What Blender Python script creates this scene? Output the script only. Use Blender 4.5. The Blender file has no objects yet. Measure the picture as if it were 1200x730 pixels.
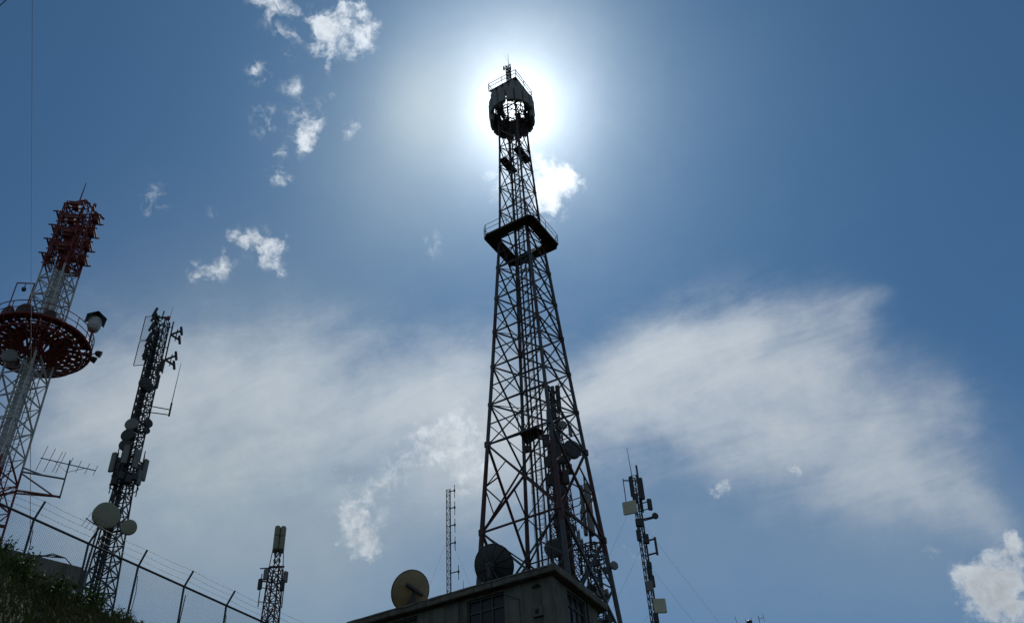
import bpy, bmesh, math, random
from mathutils import Vector, Matrix
random.seed(7)
R = math.radians
scene = bpy.context.scene
col = scene.collection

# ------------------------------------------------------------------ camera
EYE = Vector((0.0, 0.0, 1.6))
cd = bpy.data.cameras.new('camera')
cam = bpy.data.objects.new('camera', cd)
col.objects.link(cam)
rm = Matrix(((0.998082, 0.061912, 0.0), (0.039496, -0.636718, -0.770085), (-0.047678, 0.768608, -0.637941)))
cam.matrix_world = Matrix.Translation(EYE) @ rm.to_4x4()
cd.sensor_width = 36.0
cd.lens = 1140.0 / 1200.0 * 36.0
cd.clip_start = 0.1
cd.clip_end = 20000.0
scene.camera = cam
scene.render.resolution_x = 1024
scene.render.resolution_y = 622

# ------------------------------------------------------------------ light
SUN_AZ, SUN_EL = R(1.41), R(51.5)
SUN = Vector((math.sin(SUN_AZ) * math.cos(SUN_EL), math.cos(SUN_AZ) * math.cos(SUN_EL), math.sin(SUN_EL)))
scene.view_settings.view_transform = 'Standard'
scene.view_settings.look = 'None'
scene.view_settings.gamma = 1.0
scene.view_settings.use_curve_mapping = False
scene.view_settings.exposure = EXPOSURE = -0.45

sd = bpy.data.lights.new('sun', 'SUN')
sd.energy = 2.2
sd.angle = R(0.53)
sd.color = (1.0, 0.94, 0.86)
so = bpy.data.objects.new('sun', sd)
so.rotation_euler = SUN.to_track_quat('Z', 'Y').to_euler()
so.location = SUN * 150
col.objects.link(so)

# directions (azimuth, elevation, angular radius in degrees, weight) of the clouds in the sky
CUMULUS = [
    (-22.76, 55.87, 1.02, 0.855), (-21.68, 55.58, 0.72, 0.7200000000000001), (-19.7, 55.85, 0.57, 0.63), (-19.55, 54.76, 0.63, 0.63), (-20.72, 54.6, 0.52, 0.45),
    (-17.27, 55.4, 0.79, 0.765), (-16.07, 56.36, 1.05, 0.855), (-14.51, 55.3, 0.96, 0.855), (-13.3, 56.6, 0.85, 0.81), (-12.5, 55.18, 0.75, 0.81),
    (-11.78, 56.06, 0.53, 0.7200000000000001), (-16.16, 54.5, 0.74, 0.81), (-15.83, 53.69, 0.48, 0.7200000000000001), (-15.92, 52.92, 0.43, 0.63), (-17.32, 53.91, 0.42, 0.45),
    (-13.75, 54.25, 0.43, 0.45), (-22.01, 52.2, 0.68, 0.9), (-19.83, 53.46, 0.42, 0.5850000000000001), (-20.86, 49.75, 0.8, 0.63), (-17.59, 50.26, 0.71, 0.9900000000000001),
    (-16.99, 49.51, 0.71, 0.9900000000000001), (-17.33, 48.65, 0.6, 0.9), (-18.62, 46.65, 0.77, 0.9), (-18.91, 51.73, 0.59, 0.5850000000000001), (-16.44, 51.64, 0.49, 0.54),
    (-15.45, 51.69, 0.33, 0.63), (-13.85, 49.76, 0.5, 0.54), (-12.71, 50.24, 0.39, 0.54), (-18.86, 48.08, 0.33, 0.54), (-27.67, 43.79, 0.78, 0.765),
    (-23.39, 40.49, 0.71, 0.855), (-22.46, 40.93, 0.71, 0.81), (-21.8, 41.57, 0.49, 0.7200000000000001), (-21.85, 43.03, 0.6, 0.765), (-20.53, 42.92, 0.66, 0.855),
    (-19.34, 42.79, 0.72, 0.9), (-18.28, 43.01, 0.61, 0.855), (-18.68, 42.08, 0.67, 0.855), (-17.79, 41.44, 0.45, 0.7200000000000001), (-23.4, 44.01, 0.43, 0.36000000000000004),
    (4.13, 46.65, 1.4, 1.035), (3.39, 45.56, 0.99, 1.035), (5.57, 46.93, 0.93, 0.9900000000000001), (3.22, 47.91, 0.69, 0.9), (-0.42, 47.17, 0.93, 0.63),
    (-6.02, 43.72, 0.76, 0.405), (-10.97, 27.08, 1.47, 0.95), (-11.47, 27.92, 0.79, 0.85), (-10.01, 26.25, 0.79, 0.8), (12.96, 28.0, 0.49, 0.75),
    (12.42, 27.55, 0.49, 0.75), (17.86, 28.27, 0.53, 1.15), (6.63, 25.3, 0.6, 0.7), (23.99, 22.53, 0.47, 0.65), (25.51, 20.12, 1.28, 1.1),
    (27.33, 21.31, 1.07, 1.1), (28.07, 22.23, 0.59, 1.0), (24.96, 21.03, 0.73, 0.85), (26.9, 18.96, 1.46, 1.35), (26.32, 20.46, 1.24, 1.0),
    (-3.76, 33.26, 1.48, 0.74), (-4.67, 31.79, 1.62, 0.74), (-6.42, 32.45, 1.04, 0.55), (-7.16, 31.46, 1.15, 0.74), (-8.5, 30.19, 1.15, 0.66),
    (-3.25, 30.44, 1.61, 0.62), (-9.74, 29.2, 0.8, 0.45), (-11.58, 30.02, 0.8, 0.6), (-2.98, 29.79, 1.26, 0.6), (-20.81, 46.85, 0.49, 0.27),
    (-26.98, 39.46, 0.48, 0.225), (4.79, 28.11, 0.67, 0.4),
]
VEIL = [
    (26.01, 36.34, 0.72, 0.42), (24.39, 35.95, 1.36, 0.5), (21.05, 35.65, 2.75, 0.72), (16.72, 37.1, 2.37, 0.72), (12.27, 36.63, 2.65, 0.78),
    (8.35, 35.66, 2.91, 0.95), (5.02, 34.01, 2.92, 0.9), (14.8, 34.7, 3.29, 0.85), (18.32, 32.77, 3.64, 0.8), (22.07, 30.71, 3.71, 0.85),
    (25.08, 27.57, 3.3, 0.65), (26.98, 24.98, 2.18, 0.7), (28.16, 23.32, 1.31, 0.65), (27.51, 29.77, 2.5, 0.5), (29.8, 28.14, 2.21, 0.42),
    (12.25, 31.63, 3.27, 0.62), (6.41, 31.38, 2.87, 0.6), (0.69, 32.83, 3.9, 0.9), (-4.03, 34.51, 4.43, 0.85), (-10.07, 34.96, 4.42, 0.75),
    (-16.6, 35.06, 4.35, 0.85), (-22.75, 34.37, 4.22, 0.74), (-27.44, 33.62, 3.63, 0.52), (-30.14, 30.78, 3.53, 0.45), (-8.68, 30.57, 4.37, 0.55),
    (-15.98, 30.75, 4.31, 0.5), (-22.84, 30.08, 4.18, 0.45), (-3.01, 29.06, 3.85, 0.5), (-28.93, 36.66, 3.14, 0.25), (-29.07, 27.34, 3.52, 0.3),
    (-33.04, 33.4, 3.02, 0.25), (-2.76, 35.97, 2.97, 0.25), (-12.77, 38.06, 2.45, 0.2), (9.44, 32.02, 3.79, 0.3), (14.21, 30.34, 3.66, 0.3),
    (19.08, 28.22, 3.48, 0.34), (22.73, 26.72, 2.93, 0.3), (15.57, 27.2, 4.39, 0.14),
]
HAZE = [
    (-27.74, 29.37, 6.77, 0.28), (-18.81, 28.16, 7.52, 0.3), (-10.12, 26.24, 7.54, 0.28), (0.13, 25.57, 7.81, 0.18), (10.9, 25.52, 7.82, 0.16),
    (19.68, 23.64, 7.17, 0.17), (25.91, 22.31, 4.88, 0.18), (-27.73, 22.72, 6.11, 0.2), (-16.34, 21.94, 7.27, 0.18), (-16.39, 33.62, 6.76, 0.12),
    (-6.33, 51.86, 2.87, 0.6), (-11.13, 48.79, 4.34, 0.12), (5.1, 55.3, 2.85, 0.12), (-8.06, 46.46, 3.92, 0.14), (-18.49, 35.86, 7.71, 0.2),
    (-2.91, 32.0, 4.39, 0.3),
]


def build_world():
    w = bpy.data.worlds.new('World')
    scene.world = w
    w.use_nodes = True
    w.cycles.sampling_method = 'MANUAL'
    w.cycles.sample_map_resolution = 512
    nt = w.node_tree
    nt.nodes.clear()
    N, LK = nt.nodes, nt.links

    def node(t, **kw):
        n = N.new(t)
        for k, v in kw.items():
            setattr(n, k, v)
        return n

    def setin(n, i, v):
        if hasattr(v, 'is_output'):
            LK.new(v, n.inputs[i])
        elif v is not None:
            n.inputs[i].default_value = v

    def math_(op, a, b=None, c=None, clamp=False):
        n = node('ShaderNodeMath', operation=op, use_clamp=clamp)
        for i, v in enumerate((a, b, c)):
            setin(n, i, v)
        return n.outputs[0]

    def vmath(op, a, b=None, out=0):
        n = node('ShaderNodeVectorMath', operation=op)
        setin(n, 0, a)
        if b is not None:
            if op == 'SCALE':
                setin(n, 3, b)
            else:
                setin(n, 1, b)
        return n.outputs[out]

    def noise(vec, scale, detail, rough=0.55, lac=2.0, out=0):
        n = node('ShaderNodeTexNoise')
        n.noise_dimensions = '3D'
        setin(n, 'Vector', vec)
        n.inputs['Scale'].default_value = scale
        n.inputs['Detail'].default_value = detail
        n.inputs['Roughness'].default_value = rough
        n.inputs['Lacunarity'].default_value = lac
        return n.outputs[out]

    def smooth(v, a, b, lo=0.0, hi=1.0):
        n = node('ShaderNodeMapRange', interpolation_type='SMOOTHSTEP')
        for i, x in enumerate((v, a, b, lo, hi)):
            setin(n, i, x)
        return n.outputs[0]

    def mix(f, a, b):
        n = node('ShaderNodeMix', data_type='RGBA')
        setin(n, 0, f)
        setin(n, 6, a)
        setin(n, 7, b)
        return n.outputs[2]

    def scale_rgb(c, f):
        return vmath('SCALE', c, f)

    d = vmath('NORMALIZE', node('ShaderNodeTexCoord').outputs['Generated'])
    sky = node('ShaderNodeTexSky', sky_type='NISHITA')
    sky.sun_disc = False
    sky.sun_elevation = SUN_EL
    sky.sun_rotation = SUN_AZ
    sky.altitude = 900.0
    sky.air_density = SKY_AIR
    sky.dust_density = SKY_DUST
    sky.ozone_density = SKY_OZONE

    sep = node('ShaderNodeSeparateXYZ')
    LK.new(d, sep.inputs[0])
    node_z = sep.outputs[2]
    # angle from the sun, in degrees: the haze scatters its light forward into a broad aureole
    cosang = vmath('DOT_PRODUCT', d, tuple(SUN), out=1)
    ang = math_('MULTIPLY', math_('ARCCOSINE', math_('MINIMUM', cosang, 0.999999)), 180.0 / math.pi)

    def fall(amp, s):
        return math_('MULTIPLY', math_('EXPONENT', math_('DIVIDE', ang, -s)), amp)
    aur = math_('ADD', math_('ADD', fall(AUR[0][0], AUR[0][1]), fall(AUR[1][0], AUR[1][1])), fall(AUR[2][0], AUR[2][1]))

    fl0 = noise(d, 7.0, 6.0, 0.6)
    aur = math_('MULTIPLY', aur, math_('MULTIPLY_ADD', math_('SUBTRACT', fl0, 0.5), 0.9, 1.0))

    def blobs(vec, table):
        acc = None
        for az, el, r, wgt in table:
            a, e = R(az), R(el)
            c = (math.sin(a) * math.cos(e), math.cos(a) * math.cos(e), math.sin(e))
            K = 1.0 / (1.0 - math.cos(R(r)))
            dp = vmath('DOT_PRODUCT', vec, c, out=1)
            m = math_('EXPONENT', math_('MULTIPLY_ADD', dp, K, -K))
            acc = math_('MULTIPLY', m, wgt) if acc is None else math_('MULTIPLY_ADD', m, wgt, acc)
        return acc

    def warp(vec, scale, amp, detail=3.0):
        n = noise(vec, scale, detail, out=1)
        off = vmath('SCALE', vmath('SUBTRACT', n, (0.5, 0.5, 0.5)), amp)
        return vmath('NORMALIZE', vmath('ADD', vec, off))

    # the high veil of cirrus and thin altostratus: soft, streaky
    rot = node('ShaderNodeVectorRotate', rotation_type='EULER_XYZ')
    LK.new(d, rot.inputs['Vector'])
    rot.inputs['Rotation'].default_value = (R(-32), R(14), R(6))
    stretched = vmath('MULTIPLY', rot.outputs[0], (1.0, 1.0, 3.4))
    # away from the part of the sky listed in the tables the cover goes on at random
    low = noise(d, 2.3, 4.0)
    here = vmath('DOT_PRODUCT', d, (0.0, math.cos(R(40)), math.sin(R(40))), out=1)
    away = smooth(here, math.cos(R(38)), math.cos(R(50)))
    dv = warp(d, 4.0, 0.10, 6.0)
    mv = blobs(dv, VEIL)
    mv = math_('ADD', math_('MULTIPLY', mv, math_('SUBTRACT', 1.0, away)),
               math_('MULTIPLY', math_('MULTIPLY_ADD', low, 4.0, -1.4), away))
    mv = math_('MULTIPLY', mv, VEIL_K)
    fib = noise(warp(stretched, 3.0, 0.25), 5.0, 10.0, 0.66)
    fluff = noise(d, 9.0, 9.0, 0.6)
    tex = math_('ADD', math_('MULTIPLY', math_('SUBTRACT', fib, 0.5), 1.4), math_('MULTIPLY', math_('SUBTRACT', fluff, 0.5), 1.3))
    veil = smooth(math_('ADD', mv, math_('MULTIPLY', tex, math_('MINIMUM', math_('MULTIPLY_ADD', mv, 1.6, 0.25), 1.0))), 0.0, 1.5)
    veil = math_('MULTIPLY', veil, VEIL_MAX)

    # thin even haze between the clouds
    hz = math_('MULTIPLY', blobs(d, HAZE), math_('SUBTRACT', 1.0, away))
    hz = math_('ADD', hz, math_('MULTIPLY', away, 0.2), clamp=True)
    hz = math_('MULTIPLY', hz, math_('MULTIPLY_ADD', math_('SUBTRACT', fluff, 0.5), 0.7, 1.0))

    # torn fair-weather cumulus
    dc = warp(warp(d, 16.0, 0.022, 2.0), 48.0, 0.014, 6.0)
    mc = blobs(dc, CUMULUS)
    far_c = math_('MULTIPLY_ADD', noise(d, 5.5, 3.0), 5.0, -2.9)
    mc = math_('ADD', math_('MULTIPLY', mc, math_('SUBTRACT', 1.0, away)), math_('MULTIPLY', far_c, away))
    cn = noise(dc, 62.0, 10.0, 0.66)
    cn2 = noise(vmath('ADD', d, (3.1, 1.7, 0.4)), 30.0, 6.0, 0.6)
    cd_ = math_('ADD', math_('MULTIPLY', math_('SUBTRACT', cn, 0.5), CUM_N), math_('MULTIPLY', math_('SUBTRACT', cn2, 0.5), 2.6))
    rid = math_('ABSOLUTE', math_('SUBTRACT', noise(dc, 36.0, 4.0, 0.6), 0.5))
    cd_ = math_('SUBTRACT', cd_, smooth(rid, 0.0, 0.12, 0.6, 0.0))
    dens = math_('ADD', math_('MULTIPLY', mc, 1.32), math_('MULTIPLY', cd_, math_('MINIMUM', math_('MULTIPLY', mc, 2.0), 1.0)))
    cum = smooth(dens, 0.08, 2.15)
    core = smooth(dens, 1.3, 2.6)

    base = vmath('ADD', vmath('MULTIPLY', sky.outputs[0], SKY_TINT), vmath('ADD', scale_rgb(vmath('ADD', (0, 0, 0), AUR_COL), aur), scale_rgb(vmath('ADD', (0, 0, 0), (0.40, 1.0, 1.50)), fall(1.9, 13.0))))
    # forward scattering makes cloud near the sun brighter
    vl = math_('ADD', math_('ADD', fall(3.4, 24.0), fall(4.0, 8.0)), VEIL_L)
    veil_c = scale_rgb(vmath('ADD', (0, 0, 0), (0.96, 1.05, 1.13)), vl)
    cl = math_('ADD', fall(10.0, 13.0), CUM_L)
    cl = math_('MULTIPLY', cl, math_('SUBTRACT', 1.0, math_('MULTIPLY', core, math_('MULTIPLY', smooth(cn2, 0.25, 0.6, 0.35, 1.0), smooth(node_z, math.sin(R(23.5)), math.sin(R(16.5)), 0.14, 0.34)))))
    cl = math_('MULTIPLY', cl, math_('MULTIPLY_ADD', math_('SUBTRACT', cn, 0.5), 0.9, 1.0))
    cum_c = scale_rgb(vmath('ADD', (0, 0, 0), (0.92, 1.0, 1.08)), cl)
    base = mix(hz, base, vmath('MULTIPLY', veil_c, (0.77, 0.84, 0.83)))
    out = mix(veil, base, vmath('ADD', veil_c, scale_rgb(vmath('ADD', (0, 0, 0), AUR_COL), math_('MULTIPLY', aur, 0.8))))
    out = mix(math_('MULTIPLY', cum, CUM_MAX), out, vmath('ADD', cum_c, scale_rgb(vmath('ADD', (0, 0, 0), AUR_COL), math_('MULTIPLY', aur, 0.7))))
    bg = node('ShaderNodeBackground')
    LK.new(out, bg.inputs['Color'])
    bg.inputs['Strength'].default_value = 0.1
    wo = node('ShaderNodeOutputWorld')
    LK.new(bg.outputs[0], wo.inputs['Surface'])


SKY_AIR, SKY_DUST, SKY_OZONE = 1.0, 0.1, 2.0
SKY_TINT = (0.40, 0.63, 0.74)
AUR = ((24.0, 1.4), (15.5, 3.6), (0.0, 13.0))
AUR_COL = (0.95, 1.0, 0.99)
VEIL_L, VEIL_MAX, VEIL_K = 6.2, 0.9, 0.62
CUM_L, CUM_MAX, CUM_N = 7.0, 0.97, 3.6
build_world()

# ------------------------------------------------------------------ materials
MATS = {}


def material(name, color, rough=0.6, metal=0.0, var=0.25, scale=6.0, color2=None, bump=0.0, bump_scale=30.0,
             bands=None, transmission=0.0, translucent=0.0, streaks=0.0, spec=0.4):
    m = bpy.data.materials.new(name)
    m.use_nodes = True
    nt = m.node_tree
    N, LK = nt.nodes, nt.links
    bs = N['Principled BSDF']
    bs.inputs['Roughness'].default_value = rough
    bs.inputs['Metallic'].default_value = metal
    bs.inputs['Specular IOR Level'].default_value = spec
    geo = N.new('ShaderNodeNewGeometry')
    tex = N.new('ShaderNodeTexNoise')
    tex.inputs['Scale'].default_value = scale
    tex.inputs['Detail'].default_value = 6.0
    tex.inputs['Roughness'].default_value = 0.62
    LK.new(geo.outputs['Position'], tex.inputs['Vector'])
    mr = N.new('ShaderNodeMapRange')
    mr.inputs[1].default_value, mr.inputs[2].default_value = 0.3, 0.7
    LK.new(tex.outputs[0], mr.inputs[0])
    mix = N.new('ShaderNodeMix')
    mix.data_type = 'RGBA'
    c2 = color2 or tuple(c * (1 - var) for c in color)
    mix.inputs[6].default_value = (*color, 1)
    mix.inputs[7].default_value = (*c2, 1)
    LK.new(mr.outputs[0], mix.inputs[0])
    out = mix.outputs[2]
    if bands:
        # painted aviation bands: (colour, [(z0, z1), ...])
        bcol, zs = bands
        sep = N.new('ShaderNodeSeparateXYZ')
        LK.new(geo.outputs['Position'], sep.inputs[0])
        acc = None
        for z0, z1 in zs:
            a = N.new('ShaderNodeMath'); a.operation = 'COMPARE'
            a.inputs[1].default_value = (z0 + z1) / 2
            a.inputs[2].default_value = (z1 - z0) / 2
            LK.new(sep.outputs[2], a.inputs[0])
            if acc is None:
                acc = a.outputs[0]
            else:
                b = N.new('ShaderNodeMath'); b.operation = 'MAXIMUM'
                LK.new(acc, b.inputs[0]); LK.new(a.outputs[0], b.inputs[1])
                acc = b.outputs[0]
        m2 = N.new('ShaderNodeMix'); m2.data_type = 'RGBA'
        LK.new(acc, m2.inputs[0]); LK.new(out, m2.inputs[6])
        m3 = N.new('ShaderNodeMix'); m3.data_type = 'RGBA'
        LK.new(mr.outputs[0], m3.inputs[0])
        m3.inputs[6].default_value = (*bcol, 1)
        m3.inputs[7].default_value = (*[c * (1 - var) for c in bcol], 1)
        LK.new(m3.outputs[2], m2.inputs[7])
        out = m2.outputs[2]
    if streaks:
        # rain streaks and grime: noise stretched along z
        mp = N.new('ShaderNodeMapping')
        mp.inputs['Scale'].default_value = (5.0, 5.0, 0.45)
        LK.new(geo.outputs['Position'], mp.inputs[0])
        st = N.new('ShaderNodeTexNoise')
        st.inputs['Scale'].default_value = 1.0
        st.inputs['Detail'].default_value = 7.0
        LK.new(mp.outputs[0], st.inputs['Vector'])
        sr = N.new('ShaderNodeMapRange')
        sr.inputs[1].default_value, sr.inputs[2].default_value = 0.45, 0.75
        sr.inputs[3].default_value, sr.inputs[4].default_value = 1.0, 1.0 - streaks
        LK.new(st.outputs[0], sr.inputs[0])
        mu = N.new('ShaderNodeVectorMath'); mu.operation = 'SCALE'
        LK.new(out, mu.inputs[0]); LK.new(sr.outputs[0], mu.inputs[3])
        out = mu.outputs[0]
    LK.new(out, bs.inputs['Base Color'])
    if bump:
        bt = N.new('ShaderNodeTexNoise')
        bt.inputs['Scale'].default_value = bump_scale
        bt.inputs['Detail'].default_value = 5.0
        LK.new(geo.outputs['Position'], bt.inputs['Vector'])
        bp = N.new('ShaderNodeBump')
        bp.inputs['Strength'].default_value = bump
        bp.inputs['Distance'].default_value = 0.05
        LK.new(bt.outputs[0], bp.inputs['Height'])
        LK.new(bp.outputs[0], bs.inputs['Normal'])
    if translucent:
        tr = N.new('ShaderNodeBsdfTranslucent')
        LK.new(out, tr.inputs[0])
        ms = N.new('ShaderNodeMixShader')
        ms.inputs[0].default_value = translucent
        LK.new(bs.outputs[0], ms.inputs[1]); LK.new(tr.outputs[0], ms.inputs[2])
        LK.new(ms.outputs[0], N['Material Output'].inputs['Surface'])
    if transmission:
        bs.inputs['Transmission Weight'].default_value = transmission
    MATS[name] = m
    return m


RED = (0.19, 0.016, 0.015)
WHITE = (0.42, 0.43, 0.43)
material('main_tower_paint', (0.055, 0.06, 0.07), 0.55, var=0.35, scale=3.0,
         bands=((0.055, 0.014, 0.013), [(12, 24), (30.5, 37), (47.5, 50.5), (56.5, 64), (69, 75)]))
material('brown_deck', (0.045, 0.028, 0.016), 0.75, var=0.5, scale=2.5)
material('dark_steel', (0.035, 0.038, 0.043), 0.5, metal=0.2, var=0.35)
material('galvanised', (0.16, 0.17, 0.18), 0.5, metal=0.4, var=0.35, scale=4.0)
material('dull_galvanised', (0.065, 0.07, 0.08), 0.55, metal=0.3, var=0.35, scale=4.0)
material('cable_black', (0.02, 0.02, 0.022), 0.6, var=0.2)
material('panel_grey', (0.17, 0.175, 0.17), 0.55, var=0.25, scale=2.0)
material('head_panel', (0.20, 0.205, 0.20), 0.6, var=0.25, scale=2.0)
material('panel_dark', (0.032, 0.035, 0.038), 0.6, var=0.3, scale=2.0)
material('panel_beige', (0.46, 0.45, 0.33), 0.6, var=0.2, scale=2.0)
material('dish_beige', (0.25, 0.25, 0.185), 0.6, var=0.2, scale=1.2)
material('red_paint', RED, 0.55, color2=(0.085, 0.02, 0.015), scale=2.2)
material('white_paint', WHITE, 0.5, var=0.3, scale=3.0)
material('red_white_paint', WHITE, 0.5, var=0.35, scale=3.0,
         bands=(RED, [(12, 20.5), (27.5, 35.0), (43.2, 46.2), (51.3, 62)]))
material('rusty_red', (0.09, 0.03, 0.026), 0.65, var=0.45, scale=3.0)
material('plaster', (0.15, 0.148, 0.125), 0.9, var=0.35, scale=1.3, bump=0.35, bump_scale=14.0, streaks=0.55)
material('roof_concrete', (0.14, 0.13, 0.11), 0.9, var=0.45, scale=1.6, bump=0.4, bump_scale=18.0, streaks=0.5)
material('hut_parapet', (0.19, 0.18, 0.15), 0.9, var=0.35, scale=1.6, bump=0.3, streaks=0.45)
material('hut_plaster', (0.33, 0.30, 0.20), 0.9, var=0.35, scale=1.5, bump=0.3, streaks=0.45)
material('window_frame', (0.055, 0.058, 0.056), 0.6, var=0.3)
material('window_glass', (0.012, 0.014, 0.016), 0.3, var=0.2, spec=0.3)
material('dark_hole', (0.008, 0.008, 0.008), 0.9, var=0.2)
material('mesh_dish', (0.05, 0.055, 0.055), 0.7, var=0.3, translucent=0.15)
material('fibre_dish', (0.36, 0.30, 0.18), 0.7, var=0.3, scale=2.0, translucent=0.3)
material('soil', (0.045, 0.042, 0.024), 0.95, color2=(0.02, 0.03, 0.010), scale=0.9, bump=0.8, bump_scale=5.0)
material('grass_blade', (0.030, 0.060, 0.012), 0.75, color2=(0.055, 0.05, 0.02), scale=0.9, translucent=0.15, spec=0.2)
material('leaf_dark', (0.032, 0.075, 0.016), 0.65, color2=(0.06, 0.10, 0.024), scale=2.0, translucent=0.15, spec=0.25)
material('stem', (0.05, 0.04, 0.025), 0.8)
material('rock', (0.14, 0.13, 0.105), 0.95, var=0.5, scale=2.0, bump=0.8, bump_scale=6.0)
material('lamp_red', (0.25, 0.03, 0.02), 0.4, var=0.1)


# ------------------------------------------------------------------ mesh building
def V(*a):
    return Vector(a)


class MB:
    """collects shapes given in world coordinates; build() links them as one mesh object"""

    def __init__(self):
        self.v, self.f = [], []

    def add(self, vs, fs):
        o = len(self.v)
        self.v += [Vector(p) for p in vs]
        self.f += [[i + o for i in f] for f in fs]
        return self

    def frame(self, d):
        d = d.normalized()
        up = Vector((0, 0, 1)) if abs(d.z) < 0.95 else Vector((0.6, 0.8, 0))
        x = d.cross(up).normalized()
        return x, x.cross(d).normalized()

    def bar(self, p, q, w, h=None):
        p, q = Vector(p), Vector(q)
        h = h or w
        x, y = self.frame(q - p)
        vs = [b + x * (sx * w / 2) + y * (sy * h / 2) for b in (p, q) for sx, sy in ((-1, -1), (1, -1), (1, 1), (-1, 1))]
        return self.add(vs, [(0, 1, 5, 4), (1, 2, 6, 5), (2, 3, 7, 6), (3, 0, 4, 7), (3, 2, 1, 0), (4, 5, 6, 7)])

    def angle(self, p, q, w, t=None):
        """an L-shaped steel angle"""
        p, q = Vector(p), Vector(q)
        t = t or w * 0.22
        x, y = self.frame(q - p)
        sec = [(0, 0), (w, 0), (w, t), (t, t), (t, w), (0, w)]
        vs = [b + x * (a - w / 2) + y * (c - w / 2) for b in (p, q) for a, c in sec]
        fs = [(i, (i + 1) % 6, 6 + (i + 1) % 6, 6 + i) for i in range(6)]
        return self.add(vs, fs + [(3, 2, 1, 0), (5, 4, 3, 0), (6, 7, 8, 9), (6, 9, 10, 11)])

    def tube(self, p, q, r, n=6, r2=None, caps=True):
        p, q = Vector(p), Vector(q)
        r2 = r if r2 is None else r2
        x, y = self.frame(q - p)
        vs = []
        for b, rr in ((p, r), (q, r2)):
            for i in range(n):
                a = 2 * math.pi * i / n
                vs.append(b + x * (math.cos(a) * rr) + y * (math.sin(a) * rr))
        fs = [(i, (i + 1) % n, n + (i + 1) % n, n + i) for i in range(n)]
        if caps:
            fs += [tuple(range(n - 1, -1, -1)), tuple(range(n, 2 * n))]
        return self.add(vs, fs)

    def path(self, pts, r, n=5):
        for a, b in zip(pts, pts[1:]):
            self.tube(a, b, r, n)
        return self

    def ring(self, c, rad, r, n=24, k=5, ax=None, a0=0.0, a1=2 * math.pi):
        c = Vector(c)
        if ax is None:
            x, y = Vector((1, 0, 0)), Vector((0, 1, 0))
        else:
            x, y = self.frame(Vector(ax))
        pts = [c + x * (math.cos(a0 + (a1 - a0) * i / n) * rad) + y * (math.sin(a0 + (a1 - a0) * i / n) * rad) for i in range(n + 1)]
        return self.path(pts, r, k)

    def box(self, c, sx, sy, sz, ax=(1, 0, 0), up=(0, 0, 1), bev=0.0):
        """box centred at c, sx along ax, sz along up, optional chamfer of the edges parallel to up"""
        c = Vector(c)
        x = Vector(ax).normalized()
        z = Vector(up)
        z = (z - x * z.dot(x)).normalized()
        y = z.cross(x)
        if bev:
            b = bev
            sec = [(-sx / 2 + b, -sy / 2), (sx / 2 - b, -sy / 2), (sx / 2, -sy / 2 + b), (sx / 2, sy / 2 - b),
                   (sx / 2 - b, sy / 2), (-sx / 2 + b, sy / 2), (-sx / 2, sy / 2 - b), (-sx / 2, -sy / 2 + b)]
        else:
            sec = [(-sx / 2, -sy / 2), (sx / 2, -sy / 2), (sx / 2, sy / 2), (-sx / 2, sy / 2)]
        n = len(sec)
        if bev:
            k = 0.82
            lv = [(-sz / 2, k), (-sz / 2 + bev * 0.7, 1.0), (sz / 2 - bev * 0.7, 1.0), (sz / 2, k)]
        else:
            lv = [(-sz / 2, 1.0), (sz / 2, 1.0)]
        vs = [c + x * (a * s) + y * (e * s) + z * h for h, s in lv for a, e in sec]
        fs = []
        for l in range(len(lv) - 1):
            fs += [(l * n + i, l * n + (i + 1) % n, (l + 1) * n + (i + 1) % n, (l + 1) * n + i) for i in range(n)]
        fs += [tuple(range(n - 1, -1, -1)), tuple(range((len(lv) - 1) * n, len(lv) * n))]
        return self.add(vs, fs)

    def lathe(self, c, ax, prof, n=20):
        """profile of (distance along ax, radius)"""
        c, d = Vector(c), Vector(ax).normalized()
        x, y = self.frame(d)
        vs = [c + d * t + x * (math.cos(2 * math.pi * i / n) * r) + y * (math.sin(2 * math.pi * i / n) * r) for t, r in prof for i in range(n)]
        fs = []
        for l in range(len(prof) - 1):
            fs += [(l * n + i, l * n + (i + 1) % n, (l + 1) * n + (i + 1) % n, (l + 1) * n + i) for i in range(n)]
        fs += [tuple(range(n - 1, -1, -1)), tuple(range((len(prof) - 1) * n, len(prof) * n))]
        return self.add(vs, fs)

    def prism(self, poly, z0, z1):
        n = len(poly)
        vs = [(x, y, z0) for x, y in poly] + [(x, y, z1) for x, y in poly]
        fs = [(i, (i + 1) % n, n + (i + 1) % n, n + i) for i in range(n)]
        return self.add(vs, fs + [tuple(range(n - 1, -1, -1)), tuple(range(n, 2 * n))])

    def build(self, name, mat, parent=None, kind=None, smooth=False):
        org = ORIGIN.get(parent.name, Vector((0, 0, 0))) if parent else Vector((0, 0, 0))
        me = bpy.data.meshes.new(name)
        me.from_pydata([p - org for p in self.v], [], self.f)
        me.materials.append(MATS[mat] if isinstance(mat, str) else mat)
        if smooth:
            for p in me.polygons:
                p.use_smooth = True
        o = bpy.data.objects.new(name, me)
        col.objects.link(o)
        if parent:
            o.parent = parent
            ORIGIN[o.name] = org
        if kind:
            o['kind'] = kind
        return o


ORIGIN = {}


def thing(name, loc, label, cat, group=None):
    o = bpy.data.objects.new(name, None)
    o.empty_display_size = 0.3
    o.location = loc
    col.objects.link(o)
    o['label'] = label
    o['category'] = cat
    if group:
        o['group'] = group
    ORIGIN[o.name] = Vector(loc)
    return o


def tag(o, label, cat, group=None):
    o['label'] = label
    o['category'] = cat
    if group:
        o['group'] = group
    return o


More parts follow.
